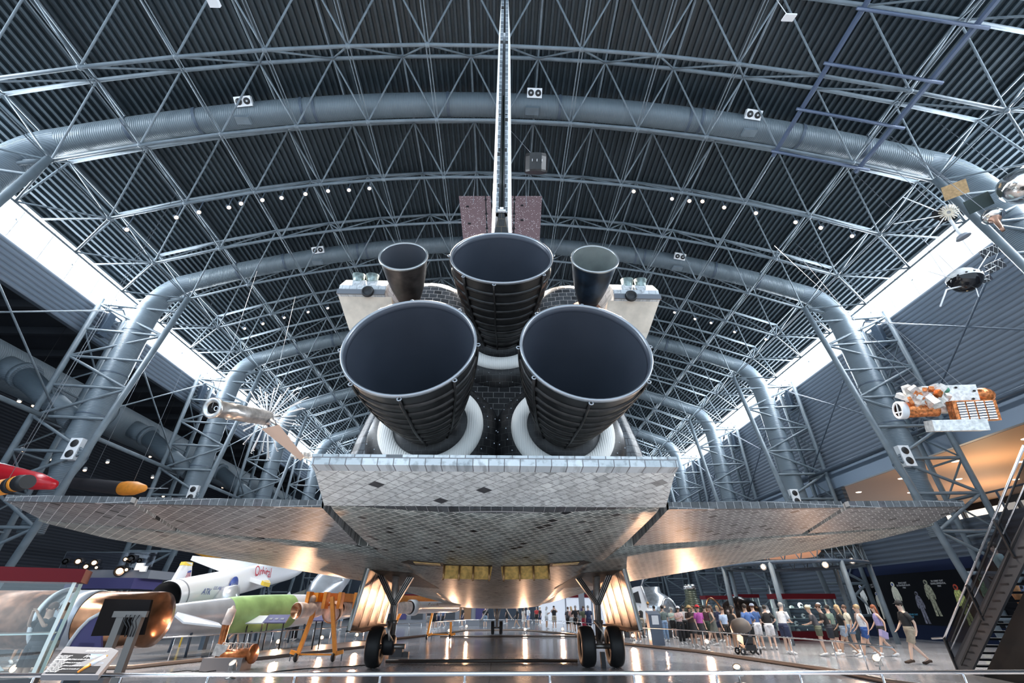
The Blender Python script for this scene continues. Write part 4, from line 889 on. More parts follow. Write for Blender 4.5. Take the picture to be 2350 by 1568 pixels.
# flag on the fin: stripes and canton
fc = fp[0].lerp(fp[2], .55)+V((-.02, -.05, 0)); mF = basis((.97, .15, .12), (.18, 0, 1))
fl = MB()
for k in range(7): fl.box(fc+mF@V((0, -.18+.06*k, .02)), (.62, .03, .01), mF)
fl = fl.build('flag_stripes', M('flag_red', (.45, .05, .07), .5), fn); MB().box(fc+mF@V((.17, .10, .028)), (.28, .2, .01), mF).build('flag_canton', bluep, fn)
mp_ = basis(dn, (0, .1, 1)); side = V((dn.y, -dn.x, 0)).normalized()
def onside(f, up, out=.02):
    c = A+d*f; nrm = (V((0, 0, 1))*up+side*math.sqrt(max(0, 1-up*up))).normalized(); 
    y_ = (V((0, 0, 1))-nrm*nrm.z).normalized(); x_ = y_.cross(nrm); return c+nrm*(R1+out), Matrix((x_, y_, nrm)).transposed()
for (s_, f, up, sz, mt_) in (('Orbital', .47, .12, .75, redp), ('ATK', .115, -.15, .36, bluep), ('U.S. AIR FORCE', .195, -.1, .2, bluep)):
    p, mm = onside(f, up); text(s_, sz, p, mm, mt_, t)
p, mm = onside(.265, -.02); MB().lathe([(0, .02), (.42, .02), (.42, 0)], p, mm@V((0, 0, 1)), 24).build('oval_badge', bluep, t); text('NASA', .22, p+mm@V((0, -.07, .025)), mm, white, t)
for f in (.25, .6): c = A+d*f; MB().tube(c, (c.x+.3, c.y, 0), .09, n=8).tube(c, (c.x+.9, c.y+1, 0), .07, n=8).build('support_leg', steel_d, t)
# copper stage lying on its side with white dish ring
cA = W(378, 1412, Y=13.6); zc_ = 1.40; rr_ = .62
t = empty('rocket_stage', (cA.x-2, 13.6, 0), 'horizontal copper rocket stage with white collar and round dish', 'rocket stage')
X1 = cA.x
MB().lathe([(0, 0), (.35, .03), (.6, .12), (rr_, .3), (rr_, 1.95)], (X1, 13.6, zc_), (-1, 0, 0), 40).build('copper_tank', copper, t)
MB().lathe([(rr_+.01, 1.78), (rr_+.03, 1.8), (rr_+.03, 2.32), (rr_-.02, 2.34), (rr_-.03, 2.0)], (X1, 13.6, zc_), (-1, 0, 0), 40).build('white_collar', silverp, t)
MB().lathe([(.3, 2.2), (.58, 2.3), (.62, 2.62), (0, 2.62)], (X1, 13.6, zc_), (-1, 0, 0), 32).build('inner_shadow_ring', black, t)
MB().lathe([(0, 2.85), (.5, 2.75), (.69, 2.6), (.72, 2.62), (.69, 2.72), (.5, 2.85)], (X1, 13.6, zc_), (-1, 0, 0), 40).build('dish', white_g, t)
MB().lathe([(.5, 2.9), (.64, 3.0), (.64, 5.2), (0, 5.3)], (X1, 13.6, zc_), (-1, 0, 0), 36).build('rear_tank', M('brown_tank', (.28, .14, .09), .4, .5, var=.3), t)
MB().bb((X1-1.6, 13.2, 0), (X1-1.3, 14, .75)).bb((X1-5.6, 13.2, 0), (X1-5.3, 14, .78)).build('cradle', mgrey, t)
# white-edged purple curved panel
c = W(185, 1470, Y=10.8); t = empty('curved_panel', (c.x, 10.8, 0), 'curved purple display panel with a white edge beside the copper stage', 'display panel')
arcp = [W(u, v, Y=10.8) for u, v in ((232, 1407), (205, 1422), (182, 1445), (165, 1468), (152, 1490))]
MB().path(arcp, .035, 8).build('white_edge', white_g, t)
MB().plate(arcp+[W(232, 1490, Y=10.8)], (0, .05, 0)).build('panel', purple, t); MB().bb((c.x, 10.8, 0), (c.x+.3, 10.9, 1.05)).build('foot', dgrey, t)
# big screen seen from behind on a twin post stand
P = [W(246, 1375, Y=10.2), W(352, 1377, Y=10.2), W(332, 1457, Y=10.2), W(214, 1460, Y=10.2)]
t = empty('display_screen', ((P[2].x+P[3].x)/2, 10.2, 0), 'black screen seen from behind on two grey posts', 'screen')
MB().plate(P, (0, -.06, 0)).build('screen_back', M('screen_black', (.010, .008, .008), .7, spec=.1), t)
for u0, u1, v1 in ((285, 240, 1568), (326, 283, 1568)):
    a = W(u0, 1408, Y=10.0); MB().box((a.x, 9.98, a.z/2+.1), (.13, .1, a.z-.2)).build('post', M('silver_post', (.13, .125, .12), .5, .3), t)
a = W(300, 1410, Y=9.95); MB().box(a, (.62, .06, .1)).build('mount_bar', M('silver_post', (.13, .125, .12)), t)
for k in range(4): MB().path([W(290+10*k, 1412, Y=9.9), W(284+9*k, 1425, Y=9.85), W(292+7*k, 1440, Y=9.9), W(286+6*k, 1462, Y=9.9)], .01, 5).build('cable', black, t)
a = W(262, 1530, Z=0); MB().box((P[2].x-.35, 10, .04), (1.5, .7, .08)).build('base', dgrey, t)
# reading-rail sign on the near railing
Q = [W(94, 1550, Y=7.25), W(226, 1550, Y=7.25), W(272, 1494, Y=7.75), W(256, 1487, Y=7.95), W(150, 1484, Y=7.95)]
t = empty('reading_rail_sign', ((Q[0].x+Q[1].x)/2, 7.5, 0), 'sloping grey sign panel with a rocket picture on the near railing', 'sign')
nz = (Q[1]-Q[0]).cross(Q[4]-Q[0]).normalized(); 
if nz.z < 0: nz = -nz
fr = MB().plate(Q, nz*-.06).build('sign_frame', M('sign_grey', (.13, .135, .15), .6, spec=.2), t)
def inq(a, b2, o=.004): # bilinear over the sheet
    lo = Q[0].lerp(Q[1], a); hi = Q[4].lerp(Q[2].lerp(Q[3], .4), a); return lo.lerp(hi, b2)+nz*o
MB().plate([inq(.05, .05), inq(.93, .05), inq(.95, .74), inq(.05, .74)], nz*.004).build('printed_sheet', M('sheet_black', (.012, .013, .016), .8, spec=.1), fr)
MB().plate([inq(.7, .4, .009), inq(.95, .4, .009), inq(.95, .74, .009), inq(.6, .74, .009)], nz*.002).build('printed_sky', M('print_blue', (.12, .2, .42), .4), fr)
def qtube(l, r, m, nm): MB().path([inq(a, b2, .016) for a, b2 in l], r, 8).build(nm, m, fr)
qtube([(.62, .06), (.78, .42)], [.015, .03], orange_p, 'printed_flame'); qtube([(.74, .3), (.9, .62)], [.03, .03], white, 'printed_rocket'); qtube([(.9, .62), (.94, .7)], [.03, .004], orange_p, 'printed_rocket_tip')
mS = basis(Q[1]-Q[0], Q[4]-Q[0])
text('BLUE ORIGIN', .05, inq(.66, .86, .006), mS, white, fr, ext=.001); text('FAQ', .09, inq(.62, .6, .012), mS, white, fr, ext=.001)
text('THE SPACE SHUTTLE AND ITS ROCKET BOOSTERS', .032, inq(.5, .5, .012), mS, white, fr, ext=.001)
for k in range(5): text('How did it work\nand how many\ntimes did it fly', .028, inq(.16+.0*k, .62-.12*k, .012), mS, white, fr, ext=.001)
for k in range(3): text('What is it made of', .03, inq(.42, .38-.11*k, .012), mS, white, fr, ext=.001)
MB().box(((Q[0].x+Q[1].x)/2+.1, 7.6, .42), (.3, .12, .84)).build('foot', dgrey, t)
# ---- glass cases
helm = None
def shelf_item(p, kind, i, lab, g, s=1):
    p = V(p)
    if kind == 0:
        t = empty('helmet', p, lab, 'helmet', g)
        MB().ball(p+V((0, 0, .15*s)), .15*s, 16, 10, (1, 1.05, 1)).build('shell', white_g, t); MB().ball(p+V((0, -.05*s, .15*s)), .12*s, 14, 8, (1, 1, .8)).build('visor', M('smoked_visor', (.05, .05, .06), .1), t)
        MB().lathe([(.13*s, 0), (.13*s, .04*s), (.11*s, .05*s)], p, (0, 0, 1), 16).build('neck_ring', chrome, t)
    elif kind == 1:
        tag(MB().box(p+V((0, 0, .05*s)), (.22*s, .16*s, .1*s)).box(p+V((0, 0, .12*s)), (.12*s, .1*s, .05*s)).build('equipment_box', framew), lab, 'equipment', g)
    else:
        tag(MB().lathe([(.07*s, 0), (.09*s, .03), (.05*s, .1*s), (.06*s, .16*s), (0, .18*s)], p, (0, 0, 1), 14).build('equipment_pot', chrome), lab, 'equipment', g)
def case(c, w, dp, z0, z1, lab, shelves=(), top=.22, base=True, ang=0):
    c = V(c); m = Matrix.Rotation(ang, 3, 'Z'); t = empty('display_case', (c.x, c.y, 0), lab, 'display case')
    def bx(nm, x, y, z, sx_, sy_, sz_, mat): return MB().box(V((c.x, c.y, 0))+m@V((x, y, z)), (sx_, sy_, sz_), m).build(nm, mat, t)
    bx('top', 0, 0, z1+top/2, w+.12, dp+.12, top, dred)
    if base: bx('base', 0, 0, z0/2, w+.02, dp+.02, z0, dred if z0 < .5 else dgrey)
    for x in (-1, 1):
        for y in (-1, 1): bx('corner_post', x*(w/2-.03), y*(dp/2-.03), (z0+z1)/2, .055, .055, z1-z0, framew)
    bx('front_glass', 0, -dp/2, (z0+z1)/2, w-.1, .012, z1-z0, ggl); bx('side_glass', w/2, 0, (z0+z1)/2, .012, dp-.1, z1-z0, ggl); bx('side_glass', -w/2, 0, (z0+z1)/2, .012, dp-.1, z1-z0, ggl)
    for s_ in shelves: bx('shelf', 0, .02, s_, w-.12, dp-.14, .02, M('shelf_glass', (.55, .62, .62), .2, .1))
    return t
# near case at the lower left
k = W(176, 1337, Y=9.6); ca = R(32); cm = Matrix.Rotation(ca, 3, 'Z'); kc = V((k.x, 9.6, 0))-cm@V((1.75, -.42, 0)); case((kc.x, kc.y), 3.5, .84, .62, k.z, 'large glass case with dark red top at the lower left', (1.25,), ang=ca)
for i, (x, z, s_) in enumerate(((-2.4, 1.27, 2.0), (-1.2, 1.27, 1.6), (-2.2, .64, 2.2), (-.9, .64, 1.8))):
    p = kc+cm@V((x+1.75, 0, 0)); p.z = z; t = empty('model_aircraft', p, ['white delta model aircraft on the upper shelf, farther left', 'white delta model aircraft on the upper shelf, nearer the right', 'white delta model aircraft on the case floor, farther left', 'white delta model aircraft on the case floor, nearer the right'][i], 'model', 'models in the near glass case')
    MB().path([p+V((-.3*s_, 0, .12)), p+V((-.1*s_, 0, .14)), p+V((.2*s_, 0, .12)), p+V((.3*s_, 0, .1))], [.02, .05*s_, .045*s_, .005], 12).build('fuselage', white_g, t)
    MB().plate([p+V((.1*s_, 0, .12)), p+V((-.25*s_, -.22*s_, .11)), p+V((-.28*s_, 0, .11)), p+V((-.25*s_, .22*s_, .11))], (0, 0, .015)).build('wing', white_g, t); MB().box(p+V((0, 0, .05)), (.03, .03, .1)).build('stand', mgrey, t)
# ---- silver and green aircraft on the floor
A = W(318, 1428, Y=19.5); B = W(900, 1385, Y=34); d = B-A
t = empty('long_nosed_aircraft', (A.x, A.y, 0), 'long silver and green aircraft body lying behind the curb', 'aircraft')
axis_lathe(A, B, [(.42, 0), (.5, .05), (.58, .12), (.68, .22)]).build('silver_nose', silverp, t)
axis_lathe(A, B, [(.685, .218), (.73, .26), (.74, .36), (.72, .44)]).build('green_body', M('zinc_green_primer', (.34, .52, .20), .45, var=.25, scale=1.1), t)
axis_lathe(A, B, [(.72, .438), (.6, .7), (.3, .95), (0, 1)]).build('white_tail', white_g, t)
MB().plate([W(383, 1402, Y=20.5), W(420, 1432, Y=19.8), W(507, 1441, Y=19.2), W(500, 1434, Y=20.2)], (0, .02, .06)).build('wing', silverp, t)
MB().plate([W(612, 1398, Y=26), W(700, 1404, Y=27), W(720, 1397, Y=28), W(640, 1392, Y=27)], (0, 0, .06)).build('canard', white_g, t)
mm = basis(d, (0, 0, 1)); text('SQUALITUS', .2, W(367, 1419, Y=18.9), mm, bluep, t)
for f in (.12, .3, .5): c = A+d*f; MB().tube((c.x-.3, c.y, c.z-.4), (c.x-.35, c.y, .15), .05).build('support_cradle', steel_d, t); MB().tube((c.x+.3, c.y, c.z-.4), (c.x+.35, c.y, .0), .05).build('support_cradle', steel_d, t)
MB().box((A.x+5, A.y+4.5, .06), (9, 2.2, .1), (0, 0, math.atan2(d.y, d.x))).build('low_platform', dgrey, t)
# engine cylinder and yellow panel
A = W(462, 1383, Y=25); t = empty('jet_engine', (A.x, 25, 0), 'short silver engine barrel under the white rocket', 'engine')
MB().lathe([(.3, .3), (.42, .0), (.5, -.02), (.52, .1), (.5, .8), (.56, .85), (.56, 1.5), (0, 1.55)], A, (1, .3, .15), 28).build('barrel', silverp, t); MB().lathe([(0, .2), (.42, .05)], A, (1, .3, .15), 24).build('intake', black, t); MB().box((A.x+.7, 25, A.z/2-.2), (.2, .3, A.z-.4)).build('stand', steel_d, t)
A = W(444, 1384, Y=26.5); tag(MB().box(A, (.8, .06, .5)).tube((A.x, A.y, A.z), (A.x, A.y, 0), .04).build('yellow_board', yel), 'small yellow board on a post behind the white rocket', 'sign')
# ---- orange gantry with robot arm
y0 = 19.4
t = empty('orange_gantry', (W(725, 1500, Y=y0).x, y0, 0), 'orange wheeled gantry frame carrying the white robot arm', 'gantry')
bs = W(722, 1371, Y=y0); be = W(1048, 1377, Y=33)
def beam(a, b2, w, h, nm, mat=orange_p):
    a = V(a); b2 = V(b2); dd = (b2-a).normalized(); s_ = dd.cross(V((0, 0, 1))); s_ = s_.normalized() if s_.length > .05 else V((1, 0, 0)); u_ = s_.cross(dd)
    return MB().loft([[p+s_*x*w/2+u_*z*h/2 for x, z in ((-1, -1), (1, -1), (1, 1), (-1, 1))] for p in (a, b2)], smooth=False).build(nm, mat, t)
beam(bs, be, .28, .3, 'main_beam')
for (tx, ty), (fx, fy), yy in (((722, 1400), (684, 1501), y0), ((762, 1370), (769, 1501), y0), ((934, 1378), (889, 1468), 26.5), ((993, 1405), (981, 1460), 32), ((1035, 1428), (1034, 1458), 32)):
    a = W(tx, ty, Y=yy); b2 = W(fx, fy, Y=yy); b2.z = max(.22, b2.z); beam(a, b2, .13, .13, 'leg')
    w1 = MB().lathe([(.0, -.05), (.12, -.05), (.14, -.02), (.14, .02), (.12, .05), (0, .05)], (b2.x-.05, b2.y, .14), (1, 0, .0), 16).build('caster_wheel', rubber, t); beam(b2+V((0, 0, .0)), (b2.x+(.28 if tx > 750 else -.28), b2.y, .30), .08, .12, 'foot_bracket')
    MB().tube((b2.x+(.25 if tx > 750 else -.25), b2.y, .3), (b2.x+(.25 if tx > 750 else -.25), b2.y, .02), .018, n=6).build('levelling_jack', steel_d, t)
beam(W(684, 1502, Y=y0), W(770, 1503, Y=y0), .05, .05, 'cross_tie'); beam(W(985, 1456, Y=32), W(1036, 1457, Y=32), .06, .06, 'cross_tie')
for x in (-.15, .35, .8, 1.3): p = bs+V((x, x*.8, 0)); MB().box(p+V((0, 0, -.1)), (.12, .42, .55)).build('clamp', orange_p, t)
# robot arm: joint housings, drum and long white tube
an = empty('robot_arm', (bs.x, y0, 0), 'white and copper robot arm slung under the orange gantry beam', 'robot arm')
pk = M('pinkish_white_wrap', (.80, .66, .60), .5, .0, var=.25, scale=4, bump=.3)
ja = W(680, 1402, Y=18.8); jb = W(735, 1396, Y=19.9)
axis_lathe(ja, jb, [(.18, .06), (.25, 0), (.27, .01), (.27, .1), (.24, .14), (.25, .7), (.3, .75), (.26, 1), (0, 1.02)]).build('end_effector', pk, an)
axis_lathe(ja, jb, [(0, .1), (.12, .08), (.2, .02), (.25, -.01)]).build('end_ring', copper, an)
p = W(708, 1377, Y=19.3); MB().lathe([(0, -.3), (.14, -.3), (.14, .05), (.1, .08), (0, .08)], p, (-.6, -.7, -.1), 18).build('camera_head', pk, an)
jc = W(765, 1404, Y=20.4); MB().lathe([(0, -.28), (.28, -.26), (.36, -.1), (.36, .2), (.28, .28), (0, .28)], jc, (.1, -.9, -.2), 26).build('elbow_joint', pk, an); MB().lathe([(.3, .27), (.34, .3), (.3, .31)], jc, (.1, -.9, -.2), 26).build('joint_ring', copper, an)
axis_lathe(W(780, 1397, Y=21), W(850, 1394, Y=24.5), [(.2, 0), (.26, .02), (.26, 1)]).build('upper_boom', pk, an)
ta, tb_ = W(940, 1395, Y=26.2), W(1050, 1393, Y=31.5)
axis_lathe(W(850, 1394, Y=24.5), ta, [(.26, 0), (.26, 1)]).build('boom_section', pk, an)
axis_lathe(ta, tb_, [(.3, .0), (.36, .01), (.36, .08), (.3, .1), (.28, .14), (.27, .95), (.2, 1), (0, 1)]).build('lower_boom', white_g, an)
text('Canada', .42, W(996, 1398, Y=28.3)+V((.0, -.25, 0)), basis(tb_-ta, (0, 0, 1)), black, an)
for s_ in (.1, .5, .9): q = bs.lerp(be, s_); MB().tube(q, q+V((0, 0, -.4)), .03).build('hanger', orange_p, an)
# ---- gold instrument on a plinth
y0 = 17.2; pc = W(532, 1512, Y=y0)
t = empty('plinth', (pc.x, y0, 0), 'low grey plinth under the copper instrument', 'plinth'); MB().bb((pc.x-.72, y0-.35, 0), (pc.x+.5, y0+.35, .32)).build('plinth_block', M('plinth_grey', (.32, .28, .27), .5), t)
t = empty('copper_instrument', (pc.x, y0, .32), 'copper and white instrument with an upright mast, standing on the plinth', 'instrument')
a = W(505, 1488, Y=y0); m1 = W(519, 1434, Y=y0); m2 = W(537, 1390, Y=y0)
axis_lathe(a, m1, [(.09, 0), (.1, .1), (.11, .9), (.12, 1)], 18).build('lower_mast', M('orange_copper', (.55, .18, .06), .3, .6, var=.3), t); axis_lathe(m1, m2, [(.12, 0), (.14, .05), (.13, .8), (.07, .86), (.03, 1)], 18).build('upper_mast', pk, t)
MB().box(a+V((.05, 0, -.05)), (.34, .3, .3), (0, .15, .2)).build('mast_foot', foil_w, t)
hz = W(535, 1505, Y=y0); MB().lathe([(0, -.5), (.17, -.48), (.18, -.1), (.15, .1), (.19, .2), (.17, .55), (.26, .6), (.26, .68), (0, .7)], hz, (1, -.1, .08), 18).build('instrument_body', M('orange_copper', (.55, .18, .06)), t)
for k in range(5): MB().path([hz+V((-.4+.18*k, -.1, .12)), hz+V((-.35+.18*k, -.12, .34)), hz+V((-.2+.18*k, .1, .3)), hz+V((-.15+.18*k, .1, .1))], .018, 6).build('wire_frame', foil_w, t)
for x in (-.5, .3): MB().tube((pc.x+x, y0, .32), (pc.x+x, y0, hz.z-.05), .04).build('stand_foot', steel_d, t)
# ---- sign boards on black stands
for (u0, u1, v0, v1, mat, lab) in ((556, 606, 1413, 1430, M('pale_board', (.62, .66, .68), .5), 'pale tilted information board by the green aircraft'), (602, 655, 1411, 1429, M('navy_board', (.10, .10, .2), .4), 'dark blue tilted information board by the green aircraft'), (715, 745, 1410, 1424, M('navy_board', (.10, .10, .2)), 'small blue information board beyond the orange gantry')):
    a = W(u0, v1, Y=23); b2 = W(u1, v1, Y=23); h = W(u0, v0, Y=23.4); t = empty('information_board', ((a.x+b2.x)/2, 23, 0), lab, 'sign')
    MB().plate([a, b2, V((b2.x-.05, 23.5, h.z)), V((a.x+.0, 23.5, h.z))], (0, .02, -.04)).build('board', mat, t)
    for x in (a.x+.15, b2.x-.15): MB().tube((x, 23.2, a.z), (x, 23.3, 0), .03).build('post', black, t)
    if 'dark' in lab:
        for k in range(3): MB().box(((a.x+b2.x)/2+.25-.25*k, 23.2, a.z+.13), (.14, .1, .01), (R(35), 0, 0)).build('printed_patch', mgrey, t)
# ---- jet with star on dark wing, silver tail
c = W(720, 1372, Y=36); t = empty('old_jet', (c.x, 36, 0), 'aircraft tail with pale fins and a white star on its dark wing', 'aircraft')
axis_lathe(W(700, 1392, Y=34), W(800, 1300, Y=40), [(.4, 0), (.9, .25), (1.1, .5), (.8, .9), (0, 1)]).build('silver_fuselage', silverp, t)
MB().plate([W(625, 1388, Y=35), W(700, 1362, Y=38), W(735, 1372, Y=38), W(712, 1388, Y=34.5)], (0, 0, .25)).build('dark_wing', M('olive_dark', (.05, .05, .035), .6), t)
MB().plate([W(712, 1333, Y=35.5), W(722, 1335, Y=35.5), W(735, 1345, Y=35.5), W(716, 1349, Y=35.5)], (0, .1, 0)).build('tail_fin', silverp, t); MB().plate([W(712, 1352, Y=35), W(780, 1330, Y=36), W(783, 1334, Y=36), W(716, 1356, Y=35)], (0, .5, 0.05)).build('tailplane', silverp, t)
sc = W(662, 1370, Y=35.8); st = []
for k in range(10): a = PI/2+k*PI/5; r2_ = .55 if k % 2 == 0 else .22; st.append(sc+V((math.cos(a)*r2_*1.2, 0, math.sin(a)*r2_*.6)))
MB().plate(st, (0, .02, 0)).build('star', white, t); MB().tube((c.x, 36, c.z-.5), (c.x, 36, 0), .12).build('stand', steel_d, t)
# ---- raised light booth
y0 = 30.0; a = W(134, 1308, Y=y0); b2 = W(341, 1322, Y=y0); lo = W(170, 1352, Y=y0)
t = empty('light_booth', ((a.x+b2.x)/2, y0, lo.z), 'raised grey lighting booth with stage lamps beside the dark left wall', 'booth')
MB().bb((a.x, y0, lo.z+.55), (b2.x, y0+2.5, a.z)).build('booth_front', mgrey, t); MB().bb((a.x+1.2, y0-.5, lo.z), (b2.x-.4, y0+2.0, lo.z+.55)).build('lower_sign', purple, t)
MB().bb((a.x, y0, a.z), (b2.x, y0+.02, a.z+.95)).build('glass_screen', glass('booth_glass', (.95, .95, 1), .05, .06), t)
MB().path([(a.x, y0, a.z), (a.x, y0, a.z+.95), (b2.x, y0, a.z+.95)], .02, 6).build('screen_frame', steel, t); MB().bb((a.x+1, y0+1, 0), (a.x+1.4, y0+1.4, lo.z+.6)).build('booth_post', dgrey, t); MB().bb((b2.x-1.4, y0+1, 0), (b2.x-1, y0+1.4, lo.z+.6)).build('booth_post', dgrey, t)
for i, (u, v, on, s_) in enumerate(((150, 1289, 0, 1.2), (179, 1289, 1, 1.4), (197, 1301, 1, 1.2), (216, 1292, 1, 1.4), (221, 1303, 1, .8), (274, 1311, 2, 2.0), (290, 1308, 1, .9), (288, 1284, 1, 1), (300, 1283, 0, 1.6), (320, 1287, 0, 1), (321, 1301, 3, 1.3), (330, 1306, 3, 1.0))):
    p = W(u, v, Y=y0-.2); q = empty('stage_lamp', p, '%s stage lamp from the left above the grey booth, ' % NTH[i]+('unlit' if on == 0 else 'the brightest' if on == 2 else 'square and white' if on == 3 else 'glowing warm'), 'lamp', 'stage lamps on the booth')
    if on == 3: MB().box(p, (.35*s_, .12, .3*s_)).build('head', white, q); MB().box(p+V((0, -.07, 0)), (.3*s_, .02, .25*s_)).build('lens', darkglow, q)
    else:
        MB().lathe([(0, -.4*s_), (.1*s_, -.38*s_), (.15*s_, 0), (.13*s_, 0)], p, (.3, -.9, -.2), 16).build('head', black, q); MB().ball(p, .08*s_, 12, 8).build('lens', lampglow if on else black, q)
    MB().tube(p+V((0, .1, 0)), (p.x, y0+.1, a.z), .02).build('bracket', black, q)
spot('booth_lamp_beam', W(274, 1311, Y=y0-.6), (-8, 20, 1), 1500, (1, .7, .5), 80)
# ---- craft hanging in the dark left hall
def hang(t, pts):
    for p in pts: MB().tube(p, (p.x, p.y, 20.25 if p.x < -26.2 else zt(p.x)+.1), .012, n=5).build('hanging_wire', wire, t)
t = empty('red_aircraft', W(60, 1095, Y=20), 'red aircraft body hanging in the dark left hall at the edge', 'aircraft')
axis_lathe(W(-60, 1075, Y=21), W(122, 1113, Y=20), [(.3, 0), (.42, .3), (.36, .8), (.2, 1), (0, 1.01)]).build('fuselage', M('gloss_red', (.50, .01, .02), .3), t)
axis_lathe(W(-60, 1058, Y=21.5), W(50, 1086, Y=21), [(.2, 0), (.2, 1), (0, 1)]).build('silver_tube', silverp, t); hang(t, [W(20, 1085, Y=20.5)])
t = empty('striped_rocket', W(30, 1118, Y=18), 'orange rocket with black bands hanging at the left edge', 'rocket')
MB().path([W(-50, 1130, Y=18.5), W(24, 1115, Y=18)], .3, 20).build('orange_body', orange_p, t); MB().path([W(24, 1115, Y=18), W(36, 1111, Y=17.9)], .31, 20).build('black_band', black, t); MB().path([W(36, 1111, Y=17.9), W(46, 1109, Y=17.85)], .3, 20).build('orange_band', orange_p, t); MB().path([W(46, 1109, Y=17.85), W(64, 1106, Y=17.7)], [.31, .26], 20).build('black_tip', black, t); hang(t, [W(10, 1116, Y=18.2)])
t = empty('sounding_rocket', W(250, 1120, Y=27), 'dark rocket with an orange pointed nose hanging in the left hall', 'rocket')
axis_lathe(W(160, 1108, Y=27.5), W(280, 1121, Y=27), [(.3, 0), (.36, .5), (.37, 1)]).build('body', M('brown_black_body', (.05, .045, .05), .35), t); axis_lathe(W(280, 1121, Y=27), W(340, 1121, Y=26.8), [(.37, 0), (.4, .15), (.38, .5), (.2, .85), (0, 1)]).build('nose', orange_p, t); MB().tube(W(338, 1121, Y=26.8), W(386, 1121, Y=26.7), .025, .01).build('spike', silverp, t); hang(t, [W(200, 1112, Y=27.3), W(300, 1121, Y=27)])
t = empty('yellow_glider', W(485, 1266, Y=30), 'yellow-orange craft belly showing below the left wing', 'aircraft')
axis_lathe(W(440, 1256, Y=30), W(520, 1270, Y=30), [(0, 0), (.3, .15), (.42, .5), (.3, .9), (0, 1)]).build('fuselage', M('yellow_orange', (.8, .38, .03), .35), t)
t['label'] = 'yellow-orange craft belly showing below the left wing'; MB().tube(W(485, 1262, Y=30), W(485, 1262, Y=30)+V((0, 0, 17.5)), .012, n=5).build('hanging_wire', wire, t)
# ceiling spot clusters in the left hall
for i, (u, v) in enumerate(((45, 920), (78, 930), (104, 937), (50, 1033), (115, 1053), (247, 1060), (195, 1078), (345, 1047), (350, 1095), (433, 1128), (511, 1118), (559, 1135), (375, 1138))):
    p = W(u, v, X=-33); q = empty('track_lamp', p, 'small track lamp in the left hall, %s of them from the near upper end' % NTH[i], 'lamp', 'track lamps of the left hall'); MB().lathe([(0, -.2), (.12, -.18), (.14, .0), (.12, .1)], p, (.4, -.3, -.8), 12).build('head', white, q); MB().lathe([(0, .08), (.1, .08)], p, (.4, -.3, -.8), 10).build('lens', lampglow, q); MB().tube(p, (p.x, p.y, 20.25), .015, n=5).build('rod', black, q)
# white display wall far behind, panel given a faint glow, with red header
a = W(1236, 1372, Y=62); b2 = W(1402, 1410, Y=62)
t = empty('display_wall', ((a.x+b2.x)/2, 62, 0), 'white display wall far behind the nose gear', 'display wall'); MB().bb((a.x, 62, 0), (b2.x, 62.4, a.z)).build('panel', M('display_white_glow', (.75, .77, .82), .6, emit=.25, ecol=(.8, .85, 1)), t); MB().bb((a.x-3, 61.9, a.z), (b2.x+3, 62.4, a.z+.35)).build('header', dred, t)
for x in (a.x+3.2, a.x+6.4): MB().bb((x, 61.95, 0), (x+.15, 62, a.z)).build('panel_joint', mgrey, t)
a = W(900, 1380, Y=55); b2 = W(1100, 1420, Y=55); t = empty('display_wall', ((a.x+b2.x)/2, 55, 0), 'grey and red display wall far left of the nose gear', 'display wall'); MB().bb((a.x, 55, 0), (b2.x, 55.3, 2.6)).build('panel', mgrey, t); MB().bb((a.x, 54.9, 2.6), (b2.x, 55.3, 2.9)).build('header', dred, t)
for k in range(6): MB().bb((a.x+.5+1.7*k, 54.9, .6), (a.x+1.7+1.7*k, 55, 2.3)).build('poster', [purple, dgrey, white_g, dgrey, M('wood_board', (.3, .16, .08), .5), purple][k], t)
for i, (u, v, Yp) in enumerate(((905, 1408, 40), (1402, 1400, 40), (1425, 1398, 42), (1337, 1405, 46))):
    p = W(u, v, Y=Yp); t = empty('display_post', (p.x, Yp, 0), ['white column sign left of the nose gear', 'tall dark exhibit post right of the nose gear', 'dark exhibit post behind the right gear', 'slim grey sign post behind the standing group'][i], 'sign'); MB().bb((p.x-.25, Yp, 0), (p.x+.25, Yp+.25, 2.0+.3*i)).build('column', [white_g, dgrey, black, mgrey][i], t); MB().box((p.x, Yp-.02, 1.4), (.3, .03, .4)).build('notice', [redp, white_g, mgrey, purple][i], t)
# ================================================================ EXHIBITS ON THE RIGHT
# ring truss canopy
c = W(1812, 1300, Y=29.5); zr = c.z; cx, cy, rr_ = c.x, 29.5, 4.0
t = empty('ring_canopy', (cx, cy, 0), 'round steel truss canopy on slanting-looking columns at the right', 'canopy')
def rp(a, r, z): return V((cx+math.cos(a)*r, cy+math.sin(a)*r, z))
nb = 32
for z, r in ((zr, rr_), (zr, rr_-.7), (zr+.95, rr_-.1)): MB().path([rp(2*PI*k/nb, r, z) for k in range(nb)], .085, 8, closed=True).build('ring_tube', steel_d if z == zr else steel, t)
for k in range(nb):
    a, b2 = 2*PI*k/nb, 2*PI*(k+.5)/nb; MB().path([rp(a, rr_, zr), rp(b2, rr_-.1, zr+.95), rp(a+2*PI/nb, rr_, zr), rp(b2, rr_-.7, zr), rp(a, rr_, zr)], .035, 5).build('lattice', steel, t)
MB().lathe([(0, .0), (rr_+.05, 0), (rr_+.05, .14), (0, .14)], (cx, cy, zr+1.05), (0, 0, 1), 48).build('canopy_disc', M('green_glass_disc', (.25, .36, .38), .3), t)
MB().lathe([(0, 0), (1.6, 0), (1.9, .25), (1.6, .5), (0, .5)], (cx, cy, zr+.5), (0, 0, 1), 32).build('lamp_core', M('amber_core', (.5, .2, .1), .4, emit=.4, ecol=(1, .5, .3)), t)
